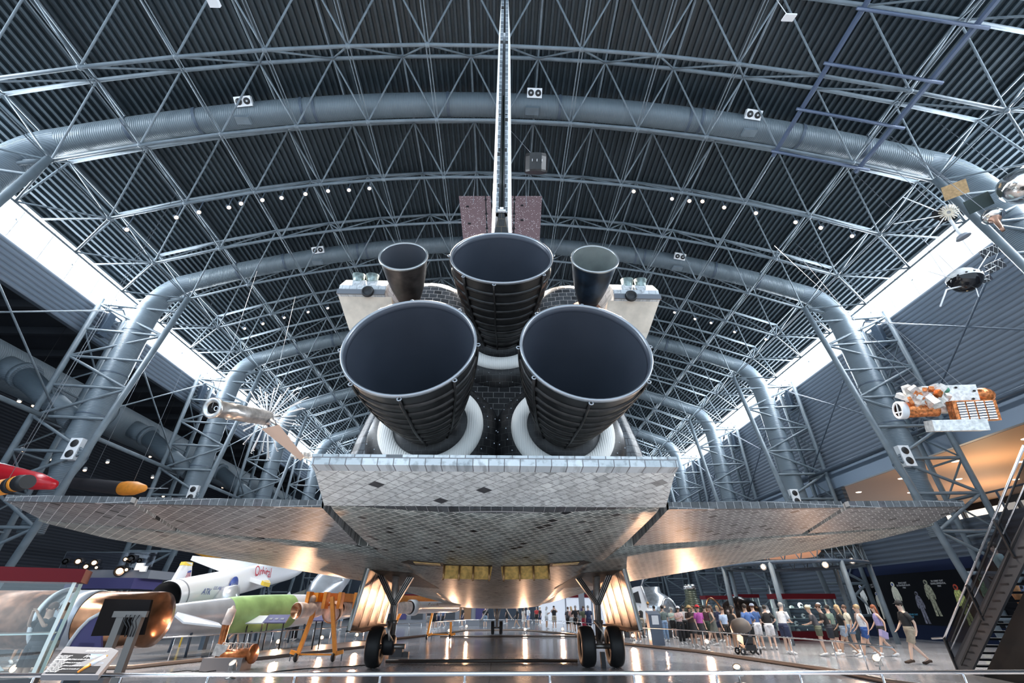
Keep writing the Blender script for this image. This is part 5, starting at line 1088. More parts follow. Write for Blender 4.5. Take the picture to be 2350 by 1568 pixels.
for k in range(7): a = 2*PI*k/7+.35; MB().tube(rp(a, rr_-.05, 0), rp(a, rr_-.05, zr), .13, n=12).build('column', steel, t)
for i, (u, v) in enumerate(((1894, 1297), (1752, 1302), (1955, 1288))):
    p = W(u, v, Y=cy-rr_-.1 if i == 0 else cy-rr_+.6); q = empty('canopy_lamp', p, ['bright warm lamp on the front of the ring canopy', 'small lamp at the left of the ring canopy', 'small lamp at the right of the ring canopy'][i], 'lamp'); MB().lathe([(0, -.2), (.12, -.18), (.16, .02), (.14, .02)], p, (-.4, -.9, -.1), 16).build('head', silver, q); MB().ball(p+V((-.03, -.05, 0)), .11, 12, 8).build('lens', lampglow if i == 0 else darkglow, q)
spot('canopy_lamp_beam', W(1894, 1297, Y=cy-rr_-.5), (4, 18, 2), 900, (1, .7, .5), 90)
# glass cases
a = W(1785, 1375, Y=30.5); b2 = W(1916, 1375, Y=30.5); wc = (b2.x-a.x)
case(((a.x+b2.x)/2, 31.0), wc, 1.0, .45, a.z, 'tall glass case with dark red top full of helmets and gloves', (1.62, 1.1, .72), top=.28)
for r_i, zz in enumerate((1.63, 1.11, .73, .46)):
    for k in range(6):
        shelf_item((a.x+.35+k*(wc-.7)/5, 30.85, zz), [0, 1, 0, 2][(k+r_i) % 4] if r_i == 0 else (k+r_i) % 3, k, '%s on the %s shelf of the tall glass case, %s from the left' % (['white helmet', 'pale boxed item', 'small metal pot'][[0, 1, 0, 2][(k+r_i) % 4] if r_i == 0 else (k+r_i) % 3], ['top', 'second', 'third', 'lowest'][r_i], NTH[k]), 'items on the %s shelf' % ['top', 'second', 'third', 'lowest'][r_i], .95 if r_i == 0 else .8)
area('case_light', ((a.x+b2.x)/2, 31, a.z-.05), ((a.x+b2.x)/2, 31, 0), wc*.8, 60, (.95, 1, 1), sy=.5)
for u0, u1, v, Yc, lab in ((1621, 1680, 1376, 39, 'low glass case with red top left of the dark capsule'), (1692, 1741, 1372, 42, 'farthest glass case with red top behind the dark capsule')):
    a = W(u0, v, Y=Yc); b2 = W(u1, v, Y=Yc); case(((a.x+b2.x)/2, Yc+.5), b2.x-a.x, 1.0, .7, a.z, lab, (1.4,), top=.25); area('case_light', ((a.x+b2.x)/2, Yc+.5, a.z-.05), ((a.x+b2.x)/2, Yc+.5, 0), 1.6, 40, (.95, 1, 1), sy=.5)
    for k in range(3): shelf_item(((a.x+b2.x)/2-.7+.7*k, Yc+.4, .72), k % 3, k, ['helmet', 'boxed item', 'metal pot'][k]+' inside the '+lab, 'items of the low cases', 1.2)
# cone capsule in glass
c = W(1592, 1400, Y=34); t = empty('cone_capsule', (c.x, 34, 0), 'greenish dark cone-shaped space capsule with silver cap', 'space capsule')
MB().lathe([(0, .5), (.7, .5), (.95, .75), (.42, 2.15), (.38, 2.2), (.38, 2.75)], (c.x, 34, 0), (0, 0, 1), 32).build('cone', MS('corrugated_dark_shingle', (.10, .12, .09), .1, 'z', .35, .5, .02, .4), t); MB().lathe([(.38, 2.72), (.42, 2.75), (.42, 2.95), (.3, 3.0), (0, 3.0)], (c.x, 34, 0), (0, 0, 1), 28).build('cap', chrome, t); MB().lathe([(0, 0), (.8, 0), (.8, .45), (0, .5)], (c.x, 34, 0), (0, 0, 1), 28).build('pedestal', dgrey, t)
for sx, lab in ((-1, 'left'), (1, 'right')):
    q = V((c.x+sx*1.5, 34.0, 0)); t = empty('bubble_cover', q, 'clear domed cover with chrome rim %s of the cone capsule' % lab, 'cover')
    MB().path([q+V((math.cos(a_)*.55*1.1, math.sin(a_)*.5, .9+1.3*math.sin(k_*PI/16))) for k_, a_ in ((k_, PI*k_/16) for k_ in range(17))], .06, 8).build('rim', copper if sx > 0 else chrome, t); MB().lathe([(.58, 0), (.58, .9), (0, .95)], q, (0, 0, 1), 20).build('base', dgrey, t)
# dark bell capsule
c = W(1690, 1400, Y=33); t = empty('dark_capsule', (c.x, 33, 0), 'dark glossy round-backed capsule behind the crowd', 'space capsule')
MB().lathe([(0, -.9), (.8, -.7), (1.15, 0), (1.1, .5), (.7, 1.3), (.5, 1.35)], (c.x, 33, 1.15), (.9, -.35, .1), 34).build('shell', M('scorched_shell', (.05, .035, .03), .22, .7, var=.4), t); MB().lathe([(0, 1.3), (.45, 1.3), (.45, 1.9), (0, 1.95)], (c.x, 33, 1.15), (.9, -.35, .1), 26).build('nose', silverp, t); MB().bb((c.x-.6, 32.6, 0), (c.x+.6, 33.4, .3)).build('cradle', dgrey, t)
# silver capsule with astronaut figure in white suit
c = W(1497, 1395, Y=41); t = empty('silver_capsule', (c.x, 41, 0), 'silver rounded capsule with big arched window', 'space capsule')
MB().lathe([(0, 3.1), (.8, 3.1), (.85, 2.7), (1.4, 2.4), (1.75, 1.6), (1.6, .8), (1.2, .4), (0, .3)], (c.x, 41, 0), (0, 0, 1), 34).build('shell', M('bright_silver_shell', (.65, .67, .70), .22, .8, var=.2), t)
MB().ball((c.x-.1, 39.9, 1.9), .8, 20, 12, (1, .35, .8)).build('window', M('window_warm', (.25, .2, .18), .15), t); MB().bb((c.x-1, 40.5, 0), (c.x+1, 41.5, .4)).build('foot', dgrey, t)
c = W(1447, 1385, Y=34); t = empty('lander_cabin', (c.x, 34, 0), 'white angular cabin with dark windows beside the right gear door', 'space capsule')
MB().plate([V((c.x-1.0, 33.6, 0.8)), V((c.x+.9, 33.6, .8)), V((c.x+1.1, 33.6, 1.7)), V((c.x+.7, 33.6, 2.9)), V((c.x-.6, 33.6, 2.4))], (0, 1.5, 0)).build('cabin', white_g, t); MB().plate([V((c.x-.3, 33.55, 2.0)), V((c.x+.6, 33.55, 1.9)), V((c.x+.5, 33.55, 2.6)), V((c.x-.2, 33.55, 2.35))], (0, .04, 0)).build('window', black, t); MB().tube((c.x+.75, 33.6, 2.9), (c.x+1.1, 33.4, 3.6), .04).tube((c.x+1.0, 33.5, 2), (c.x+.75, 33.6, 2.9), .06).build('mast', silverp, t); MB().bb((c.x-.6, 33.7, 0), (c.x+.6, 34.6, .8)).build('base', dgrey, t)
# information kiosk
c = W(1497, 1415, Y=27); t = empty('information_kiosk', (c.x, 27, 0), 'dark blue-grey slanted kiosk with a white label among the crowd', 'kiosk'); MB().plate([V((c.x-.25, 26.8, 0)), V((c.x-.25, 27.3, 0)), V((c.x-.25, 27.3, 1.5)), V((c.x-.25, 26.9, 1.35))], (.65, 0, 0)).build('body', M('kiosk_blue', (.08, .1, .14), .4), t); MB().box((c.x+.08, 26.86, 1.1), (.35, .02, .4), (R(4), 0, 0)).build('label_sheet', white, t)
# slim rocket model
c = W(1768, 1360, Y=34); tag(MB().lathe([(.22, 0), (.22, .3), (.12, .4), (.12, 1.4), (.16, 1.5), (.1, 1.9), (.1, 2.3), (.03, 2.6), (.01, 3.0)], (c.x, 34, 0), (0, 0, 1), 18).build('rocket_model', white_g), 'slim white rocket model between the canopy columns', 'model')
# poster wall with space suits, on the right wall
px_ = 25.75; a = W(1958, 1357, X=px_); b2 = W(2235, 1360, X=px_); zlo = .75; ztop = 3.5
t = empty('suit_mural', (px_, (a.y+b2.y)/2, zlo), 'long black wall poster showing a row of space suits', 'poster')
y1, y2 = a.y, 21.5
MB().bb((px_, y2, zlo), (px_+.12, y1, ztop)).build('poster_board', M('poster_black', (.006, .007, .010), .8, spec=.15), t); MB().bb((px_-.03, y2, ztop), (px_+.13, y1, ztop+.55)).build('header_strip', M('header_navy', (.008, .014, .04), .8, spec=.15), t)
MB().bb((px_-.02, y2, 0), (px_+.13, y1, zlo)).build('skirting_panel', M('header_navy', (.008, .014, .04)), t)
suitc = [(.9, .9, .87), (.85, .82, .72), (.88, .86, .7), (.42, .42, .30), (.2, .2, .26), (.6, .64, .22), (.25, .45, .27), (.2, .28, .5), (.35, .4, .6)]
mW = Matrix(((0, 0, -1), (-1, 0, 0), (0, 1, 0)))
for k, (fy, fz, sc_) in enumerate(((.06, 2.25, .9), (.15, 1.85, .8), (.27, 2.2, 1.0), (.45, 2.25, .95), (.38, 1.75, .85), (.58, 1.9, 1.0), (.70, 2.2, 1.05), (.83, 1.8, .95), (.95, 1.7, 1.0))):
    y = y1+(y2-y1)*fy; sm = M('suit_print_%s' % 'abcdefghi'[k], suitc[k], .5, var=.5 if k > 2 else .1, scale=9)
    s = sc_*.80; x = px_-.012; b = MB()
    def P2(l): return [V((x, y-u_*s, fz+v_*s)) for u_, v_ in l]
    b.plate(P2([(-.32, .55), (-.2, .75), (.2, .75), (.32, .55), (.42, 0), (.34, -.25), (.26, -.2), (.24, .3), (.2, -.1), (.24, -1.0), (.28, -1.35), (.06, -1.35), (.0, -.3), (-.06, -1.35), (-.28, -1.35), (-.24, -1.0), (-.2, -.1), (-.24, .3), (-.26, -.2), (-.34, -.25), (-.42, 0)]), (.01, 0, 0))
    g = b.build('printed_suit', sm, t); MB().lathe([(0, .012), (.15*s, .012), (.19*s, 0)], (x, y, fz+.92*s), (-1, 0, 0), 18).build('printed_helmet', M('suit_print_red', (.6, .08, .04), .5) if k == 5 else sm, g); MB().lathe([(0, .016), (.1*s, .016)], (x, y, fz+.92*s), (-1, 0, 0), 14).build('printed_visor', bluep if k < 3 else black, g)
for fy, z, s_ in ((.12, 2.95, 'PRESSURE SUIT\nAN EARLY SUIT\n1960'), (.33, 2.95, 'SPACE SUIT\nEXTRAVEHICULAR\n1966'), (.51, 2.95, 'IN ORBIT SUIT\nDEVELOPMENTAL\n1964'), (.77, 2.95, 'PRESSURE SUIT\nDEVELOPMENTAL\n1963'), (.31, 1.25, 'IN PRESSURE SUIT\n1968'), (.64, 1.1, 'FLIGHT SUIT\nDEVELOPMENTAL')):
    text(s_, .13, (px_-.02, y1+(y2-y1)*fy, z), mW, white if z > 2 else M('print_cyan', (.1, .45, .7), .5), t)
# ---- staircase rising to the mezzanine on the right
S0 = V((13.9, 16.0, 0)); S1 = V((11.95, 9.4, 3.9)); dr = (S1-S0); fl_ = V((dr.x, dr.y, 0)).normalized(); pr = V((-fl_.y, fl_.x, 0)) # away from the shuttle
if pr.x < 0: pr = -pr
st = empty('staircase', S0, 'dark steel staircase with chrome handrail rising at the right edge', 'staircase')
wdt = 1.7; stair_m = M('stair_dark_steel', (.02, .022, .028), .45)
ns = 22
for i in range(ns):
    p = S0+dr*(i/ns); MB().plate([p, p+fl_*.33, p+fl_*.33+pr*wdt, p+pr*wdt], (0, 0, .05)).build('step', stair_m, st)
for o in (0, wdt):
    b0 = S0+pr*o; MB().plate([b0, b0+fl_*.55, b0+dr+V((0, 0, -.22)), b0+dr+V((0, 0, .2)), b0+V((0, 0, .3))], pr*.06).build('stringer', M('stringer_grey', (.06, .065, .075), .5), st)
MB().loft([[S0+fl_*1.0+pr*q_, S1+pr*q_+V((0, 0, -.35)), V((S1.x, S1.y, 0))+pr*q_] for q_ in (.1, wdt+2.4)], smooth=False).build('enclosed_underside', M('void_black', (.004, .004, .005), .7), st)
mesh_m = glass('wire_mesh_infill', (.45, .48, .52), .4, .03)
for o in (wdt, 0):
    b0 = S0+pr*o
    MB().path([b0+V((0, 0, .80))-fl_*.75, b0+V((0, 0, .85)), b0+dr+V((0, 0, .9))], .028, 10).build('handrail', chrome, st)
    MB().path([b0+V((0, 0, .5))-fl_*.0, b0+dr+V((0, 0, .5))], .018, 8).build('mid_rail', chrome, st); MB().path([b0+V((0, 0, .2))+fl_*.3, b0+dr+V((0, 0, .2))], .03, 6).build('bottom_rail', black, st); MB().path([b0+V((0, 0, .76))+fl_*.3, b0+dr+V((0, 0, .76))], .022, 6).build('top_bar', black, st)
    MB().plate([b0+V((0, 0, .2)), b0+dr+V((0, 0, .2)), b0+dr+V((0, 0, .75)), b0+V((0, 0, .75))], pr*.01).build('mesh_infill', mesh_m, st)
    for i in range(4): p = b0+dr*(i/2.6*1.0*.9); MB().box(p+V((0, 0, .42)), (.07, .07, .84), (0, 0, math.atan2(fl_.y, fl_.x))).build('baluster', black, st)
# mezzanine railing above the lower wall
t = empty('railing', (26.1, 20, 5.9), 'blue-grey railing on top of the right lower wall', 'railing')
MB().path([(26.1, 10, 6.9), (26.1, 33.5, 6.9)], .05, 8).build('rail', steel_d, t)
for k in range(10): MB().box((26.1, 11+k*2.4, 6.4), (.06, .1, 1.0)).build('post', steel_d, t)
# pushchair
c = W(1718, 1503, Z=0); t = empty('pushchair', c, 'dark pushchair with a brown hood behind the railing', 'pushchair')
MB().lathe([(.42, 0), (.4, .2), (.28, .36), (0, .42)], c+V((-.05, 0, .85)), (-.35, -.2, 1), 20, a0=0, a1=2*PI).build('hood', M('hood_brown', (.10, .08, .07), .6), t); MB().box(c+V((0, 0, .55)), (.4, .5, .3), (.3, 0, 0)).build('seat', black, t); MB().box(c+V((.05, 0, .25)), (.45, .5, .2)).build('basket', black, t)
MB().path([c+V((-.3, -.25, .1)), c+V((.2, -.25, .9)), c+V((.4, -.25, 1.05)), c+V((.4, .25, 1.05)), c+V((.2, .25, .9)), c+V((-.3, .25, .1))], .018, 6).build('frame', steel_d, t)
for x in (-.32, .32):
    for y in (-.25, .25): MB().lathe([(.06, -.02), (.12, -.02), (.12, .02), (.06, .02)], c+V((x, y, .12)), (0, 1, 0), 14).build('wheel', rubber, t)
# small exit box and emergency lights on the right wall
for u, v, lab in ((1961, 1334, 'small white emergency light box on the right wall'), (2042, 1358, 'tiny lit lamp on the navy strip above the suit poster')):
    p = W(u, v, X=25.9); tag(MB().box(p, (.1, .5, .2)).ball(p+V((-.06, -.15, .02)), .07, 8, 6).ball(p+V((-.06, .15, .02)), .07, 8, 6).build('emergency_light', white), lab, 'light')
# ================================================================ PEOPLE
# poses in metres for a 1.72 m figure facing +Y; every body is one skinned surface
def joints(kind):
    J = {'pel': (0, 0, .95), 'wst': (0, 0, 1.08), 'cst': (0, .01, 1.28), 'nk': (0, 0, 1.46), 'hd': (0, .02, 1.56), 'hd2': (0, .02, 1.655)}
    for s, n in ((-1, 'l'), (1, 'r')):
        J['sh'+n] = (s*.17, 0, 1.40); J['el'+n] = (s*.24, -.03, 1.13); J['wr'+n] = (s*.25, .06, .88); J['ha'+n] = (s*.245, .09, .81)
        J['hp'+n] = (s*.09, 0, .90); J['kn'+n] = (s*.1, .02, .49); J['an'+n] = (s*.105, -.02, .09); J['to'+n] = (s*.12, .15, .035)
    if kind == 'walk':
        J['knl'] = (-.09, .18, .5); J['anl'] = (-.09, .3, .1); J['tol'] = (-.1, .46, .06); J['knr'] = (.09, .02, .5); J['anr'] = (.1, -.26, .14); J['tor'] = (.11, -.12, .035)
        J['ell'] = (-.25, -.12, 1.15); J['wrl'] = (-.26, -.08, .9); J['hal'] = (-.26, -.05, .83); J['elr'] = (.24, .06, 1.14); J['wrr'] = (.24, .22, .95); J['har'] = (.23, .28, .9)
    if kind == 'phone':
        for s, n in ((-1, 'l'), (1, 'r')): J['el'+n] = (s*.23, .03, 1.14); J['wr'+n] = (s*.1, .26, 1.2); J['ha'+n] = (s*.05, .32, 1.24)
        J['hd'] = (0, .04, 1.555); J['hd2'] = (0, .06, 1.645)
    if kind == 'shoot':
        for s, n in ((-1, 'l'), (1, 'r')): J['el'+n] = (s*.26, .16, 1.3); J['wr'+n] = (s*.1, .28, 1.52); J['ha'+n] = (s*.05, .31, 1.58)
    if kind == 'hips':
        for s, n in ((-1, 'l'), (1, 'r')): J['el'+n] = (s*.34, -.08, 1.15); J['wr'+n] = (s*.19, .05, 1.03); J['ha'+n] = (s*.13, .09, 1.0)
    if kind == 'lean':
        for k_ in list(J):
            x, y, z = J[k_]
            if z > 1.0 or k_[:2] in ('el', 'wr', 'ha'): J[k_] = (x, y+(z-.95)*.22, z-.02)
        for s, n in ((-1, 'l'), (1, 'r')): J['el'+n] = (s*.23, .16, 1.12); J['wr'+n] = (s*.12, .38, 1.05); J['ha'+n] = (s*.08, .46, 1.05)
    return {k_: V(v_) for k_, v_ in J.items()}
BODY = {}
def body_mesh(kind, fem):
    if (kind, fem) in BODY: return BODY[(kind, fem)]
    J = joints(kind); names = []; vs = []; es = []; rs = []
    def add(p, r, par=None):
        vs.append(p); rs.append(r if isinstance(r, tuple) else (r, r)); 
        if par is not None: es.append((par, len(vs)-1))
        return len(vs)-1
    k = .9 if fem else 1
    pel = add(J['pel'], (.135, .10)); w = add(J['wst'], (.115*k, .09*k), pel); c = add(J['cst'], (.145*k, .10), w); c2 = add(J['cst'].lerp(J['nk'], .6), (.12*k, .08), c); n = add(J['nk'], .055*k, c2)
    h = add(J['hd'], (.072, .088), n); h2 = add(J['hd2'], (.073, .085), h)
    for s in 'lr':
        sh = add(J['sh'+s], .058*k, c2); el = add(J['el'+s], .042*k, sh); wr = add(J['wr'+s], (.028*k, .026*k), el); hd_ = J['ha'+s]
        d = (hd_-J['wr'+s]).normalized(); pm_ = add(J['wr'+s].lerp(hd_, .75), (.034, .018), wr)
        sd = d.cross(V((0, 1, .2))).normalized() if abs(d.y) < .8 else V((1, 0, 0)); kn = add(hd_, (.036, .014), pm_)
        for q, (o, ln) in enumerate(((-.027, .062), (-.009, .075), (.009, .072), (.026, .056))):
            b0 = hd_+sd*o; f1 = add(b0+d*ln*.55+V((0, .005, 0)), .0085, kn); add(b0+d*ln+V((0, .018, 0)), .0075, f1)
        tb = add(J['wr'+s].lerp(hd_, .5)+sd*(-.04 if s == 'r' else .04)+V((0, .01, 0)), .011, pm_); add(vs[tb]+d*.035+V((0, .01, 0)), .009, tb)
        hp = add(J['hp'+s], .10, pel); kn2 = add(J['kn'+s], .058, hp); cf = add(J['kn'+s].lerp(J['an'+s], .3), .056, kn2); an = add(J['an'+s], .034, cf); add(J['to'+s], (.042, .026), an)
    me = bpy.data.meshes.new('body'); me.from_pydata(vs, es, []); o = bpy.data.objects.new('body_tmp', me); COL.objects.link(o)
    m = o.modifiers.new('s', 'SKIN'); sv = me.skin_vertices[0].data
    for i, r in enumerate(rs): sv[i].radius = r; sv[i].use_root = (i == 0)
    m.use_smooth_shade = True; m.branch_smoothing = .4
    sb = o.modifiers.new('u', 'SUBSURF'); sb.levels = 1; sb.render_levels = 1
    dg = bpy.context.evaluated_depsgraph_get(); out = bpy.data.meshes.new_from_object(o.evaluated_get(dg)); bpy.data.objects.remove(o)
    BODY[(kind, fem)] = (out, J); return BODY[(kind, fem)]
SK = [(.62, .40, .30), (.72, .50, .39), (.30, .17, .11), (.50, .32, .22)]
HC = {'dark': (.03, .022, .018), 'brown': (.12, .06, .035), 'blonde': (.55, .38, .2), 'red': (.28, .08, .03), 'grey': (.4, .38, .36)}
def cloth(col): return M('cloth_%02d_%02d_%02d' % tuple(int(c_*99) for c_ in col), col, .8, var=.12, scale=14, bump=.2)
def person(u, v, face, kind, top, bot, lab, hair='dark', long=False, fem=False, skin=0, skirt=False, pants=False, hat=None, shoes=(.7, .7, .7), h=1.0, sleeves=True, pos=None, group=None):
    p = V(pos) if pos else W(u, v, Z=0.0); base, J = body_mesh(kind, fem)
    if u > 1860 : pass
    root = empty('person', p, lab, 'person', group or 'museum visitors'); root.rotation_euler = (0, 0, face); root.scale = (h, h, h)
    sm = M('skin_%d' % skin, SK[skin], .55)
    def put(mb, nm, mat, par=root):
        o = mb.build(nm, mat, None, origin=(0, 0, 0)); o.parent = par; o.location = (0, 0, 0); return o
    me = base.copy(); me.materials.clear(); me.materials.append(sm); b = bpy.data.objects.new('body', me); COL.objects.link(b); b.parent = root
    k = .93 if fem else 1
    def ring(c, rx, ry, n=16): return [V((c[0]+math.cos(2*PI*i/n)*rx, c[1]+math.sin(2*PI*i/n)*ry, c[2])) for i in range(n)]
    def mid(a, f, b2): return J[a].lerp(J[b2], f)
    nk, cs, ws, pl = J['nk'], J['cst'], J['wst'], J['pel']
    s_ = MB(); s_.loft([ring(pl+V((0, 0, -.05)), .185*k, .135), ring(pl+V((0, 0, .05)), .18*k, .13), ring(ws, .165*k, .125), ring(cs, .19*k, .135), ring(cs.lerp(nk, .45), .20*k, .12), ring(cs.lerp(nk, .78), .15*k, .095), ring(nk+V((0, 0, -.005)), .075, .07)], caps=False)
    for s in 'lr':
        a, e = J['sh'+s], J['el'+s]
        if sleeves: s_.path([a.lerp(cs, .15), a, a.lerp(e, .5), a.lerp(e, .8)], [.07, .077*k, .07*k, .07*k], 12)
    put(s_, 'top' if fem else 'shirt', cloth(top))
    g = MB()
    if skirt: g.loft([ring(pl+V((0, 0, .06)), .18*k, .135), ring(pl+V((0, 0, -.1)), .2*k, .16), ring(V((0, .02, .55)), .24, .22)], caps=False)
    else:
        g.loft([ring(pl+V((0, 0, .08)), .178*k, .132), ring(pl+V((0, 0, -.06)), .19*k, .145)])
        for s in 'lr':
            a, e, f = J['hp'+s], J['kn'+s], J['an'+s]
            if pants: g.path([a+V((0, 0, .05)), a, e, f.lerp(e, .1)], [.12, .115, .085, .07], 14)
            else: g.path([a+V((0, 0, .05)), a, a.lerp(e, .82 if not fem else .55)], [.12, .118, .105], 14)
    put(g, 'skirt' if skirt else ('trousers' if pants else 'shorts'), cloth(bot))
    for s in 'lr':
        a, t_ = J['an'+s], J['to'+s]; dd = (t_-a); dd.z = 0; dd.normalize()
        z0 = min(a.z, t_.z+.055)-.055
        q = MB().path([V((a.x, a.y, z0+.05))-dd*.07, V((a.x, a.y, z0+.06))-dd*.0, V((t_.x, t_.y, t_.z+.005))-dd*.02, V((t_.x, t_.y, t_.z))+dd*.06], [.035, .047, .042, .025], 10); put(q, 'shoe', cloth(shoes))
    hd = J['hd2']; hc = M('hair_'+hair, HC[hair], .6, bump=.4)
    f = MB(); f.ball(hd+V((0, .088, -.035)), .017, 8, 6, (.8, 1.1, 1.4)); put(f, 'nose', sm)
    for sx in (-1, 1): put(MB().ball(hd+V((sx*.03, .078, -.008)), .011, 8, 6, (1.2, .6, .8)), 'eye', black); put(MB().ball(hd+V((sx*.076, -.005, -.03)), .022, 8, 6, (.4, .8, 1.2)), 'ear', sm)
    put(MB().ball(hd+V((0, .08, -.075)), .018, 8, 6, (1.2, .4, .35)), 'mouth', M('lips', (.45, .18, .15), .5))
    H = MB(); H.ball(hd+V((0, -.022, .02)), .098, 16, 10, (.93, 1.0, .98))
    if long: H.loft([ring(hd+V((0, -.05, .03)), .085, .06), ring(hd+V((0, -.08, -.1)), .095, .05), ring(hd+V((0, -.1, -.25)), .09, .045), ring(hd+V((0, -.1, -.36)), .05, .03)])
    put(H, 'hair', hc)
    if hat:
        T = MB(); c0 = hd+V((0, -.015, .045)); T.lathe([(0, .085), (.06, .075), (.1, .03), (.108, -.02)], c0, (0, 0, 1), 18)
        if hat[1] == 'brim': T.lathe([(.1, -.015), (.19, -.04), (.2, -.035), (.1, 0)], c0, (0, 0, 1), 20)
        else: T.plate([c0+V((-.06, .08, -.015)), c0+V((.06, .08, -.015)), c0+V((.05, .17, -.03)), c0+V((-.05, .17, -.03))], (0, 0, .01))
        put(T, 'hat', cloth(hat[0]))
    return root
bk = (.02, .02, .022); nv = (.03, .04, .09); wh = (.78, .79, .82); kh = (.42, .36, .28)
N_, E_, S_, Wt = 0, -PI/2, PI, PI/2     # facing away, right, to the camera, left
person(1466, 1476, 2.6, 'shoot', (.25, .17, .13), bk, 'person with long brown hair, brown top and black shorts holding up a phone', 'brown', True, True)
person(1452, 1471, -.6, 'stand', (.04, .3, .1), bk, 'person in a green top just right of the right gear door', 'dark', True, True)
person(1477, 1464, S_, 'stand', bk, kh, 'balding person in a black tee and khaki shorts behind the phone holder', 'grey', h=1.05)
person(1511, 1469, -.5, 'stand', bk, (.45, .58, .5), 'person in a black tee and pale green shorts with white shoes', 'dark')
person(1531, 1474, .2, 'stand', (.14, .18, .17), (.25, .36, .52), 'person seen from behind in a grey-green tee and blue jeans', 'dark', pants=True)
person(1550, 1466, S_+.3, 'phone', (.45, .55, .5), bk, 'person in a pale mint top half hidden in the crowd', 'grey', skin=1, h=.95)
person(1568, 1479, S_+.2, 'phone', (.72, .5, .47), bk, 'person in a pink top and white cap looking at a phone', 'dark', True, True, pants=True, hat=((.8, .8, .82), 'cap'), h=.98)
person(1580, 1472, -.4, 'walk', (.65, .62, .62), bk, 'person in a white top and black trousers behind the pink top', 'dark', pants=True, fem=True)
person(1596, 1485, S_, 'phone', (.05, .03, .025), bk, 'person in a straw sun hat and dark brown top', 'dark', True, True, skirt=True, hat=((.55, .36, .16), 'brim'))
person(1617, 1489, S_+.3, 'stand', (.42, .08, .34), bk, 'person in a purple tee and red and white cap', 'dark', fem=True, skirt=True, hat=((.6, .03, .04), 'cap'))
person(1631, 1477, -.9, 'walk', (.07, .03, .04), (.04, .06, .04), 'person in a dark maroon shirt behind the purple tee', 'dark')
person(1647, 1482, 1.2, 'hips', (.16, .17, .15), (.14, .15, .13), 'person in a patterned grey sleeveless dress', 'brown', True, True, skirt=True, sleeves=False)
person(1661, 1474, 2.2, 'stand', nv, nv, 'blonde person in navy behind the patterned dress', 'blonde', True, True)
person(1675, 1490, S_+.4, 'stand', (.38, .5, .7), bk, 'young person in a pale blue shirt and dark shorts', 'brown', h=.95)
person(1693, 1494, -1.4, 'lean', bk, bk, 'person in a black tank top leaning over the pushchair', 'dark', True, True, sleeves=False, skin=3)
person(1733, 1500, .3, 'hips', (.07, .15, .38), bk, 'broad person in a blue tee beside the pushchair', 'dark', skin=3, h=1.02)
person(1750, 1492, .1, 'stand', (.05, .11, .28), wh, 'person in a darker blue tee, cap and white shorts', 'brown', hat=((.3, .35, .45), 'cap'), h=1.03)
person(1778, 1492, -.3, 'hips', bk, wh, 'person in a black tee and white shorts left of the white shirt', 'dark', h=1.0, skin=1)
person(1815, 1503, -1.2, 'lean', wh, nv, 'person in a white shirt and navy shorts leaning toward the case', 'grey', h=1.06, skin=1)
person(1897, 1507, .9, 'lean', (.06, .06, .07), (.12, .13, .09), 'person in a cream cap, dark tee and olive shorts', 'blonde', fem=True, hat=((.7, .66, .52), 'cap'))
person(1922, 1505, 1.1, 'lean', bk, (.04, .045, .06), 'person in a black tee and dark patterned shorts beside the cream cap', 'brown', h=1.03)
person(1931, 1499, .6, 'stand', (.16, .22, .18), bk, 'person in a green tee with lettering behind the black tee', 'dark')
person(1957, 1508, 1.0, 'walk', bk, (.35, .42, .52), 'blonde person in a black top and denim shorts', 'blonde', True, True, skin=3)
person(1972, 1499, 1.2, 'stand', (.68, .64, .52), (.2, .3, .45), 'person in a cream shirt behind the denim shorts', 'brown', fem=True)
person(2008, 1515, 1.1, 'walk', wh, (.04, .11, .35), 'blonde person in a white sleeveless top and blue shorts', 'blonde', fem=True, sleeves=False, skin=0)
person(2000, 1502, 1.3, 'walk', (.3, .22, .2), nv, 'person behind the white sleeveless top, mostly hidden', 'brown', fem=True)
person(2045, 1508, 1.2, 'walk', (.30, .27, .5), bk, 'person with long red hair, violet top and black shorts', 'red', True, True, sleeves=False)
m26 = person(2118, 1526, 1.3, 'walk', bk, kh, 'person in a black printed tee, dark cap and khaki shorts walking by the stairs', 'dark', hat=(bk, 'cap'), h=1.06, shoes=(.05, .03, .02), skin=1)
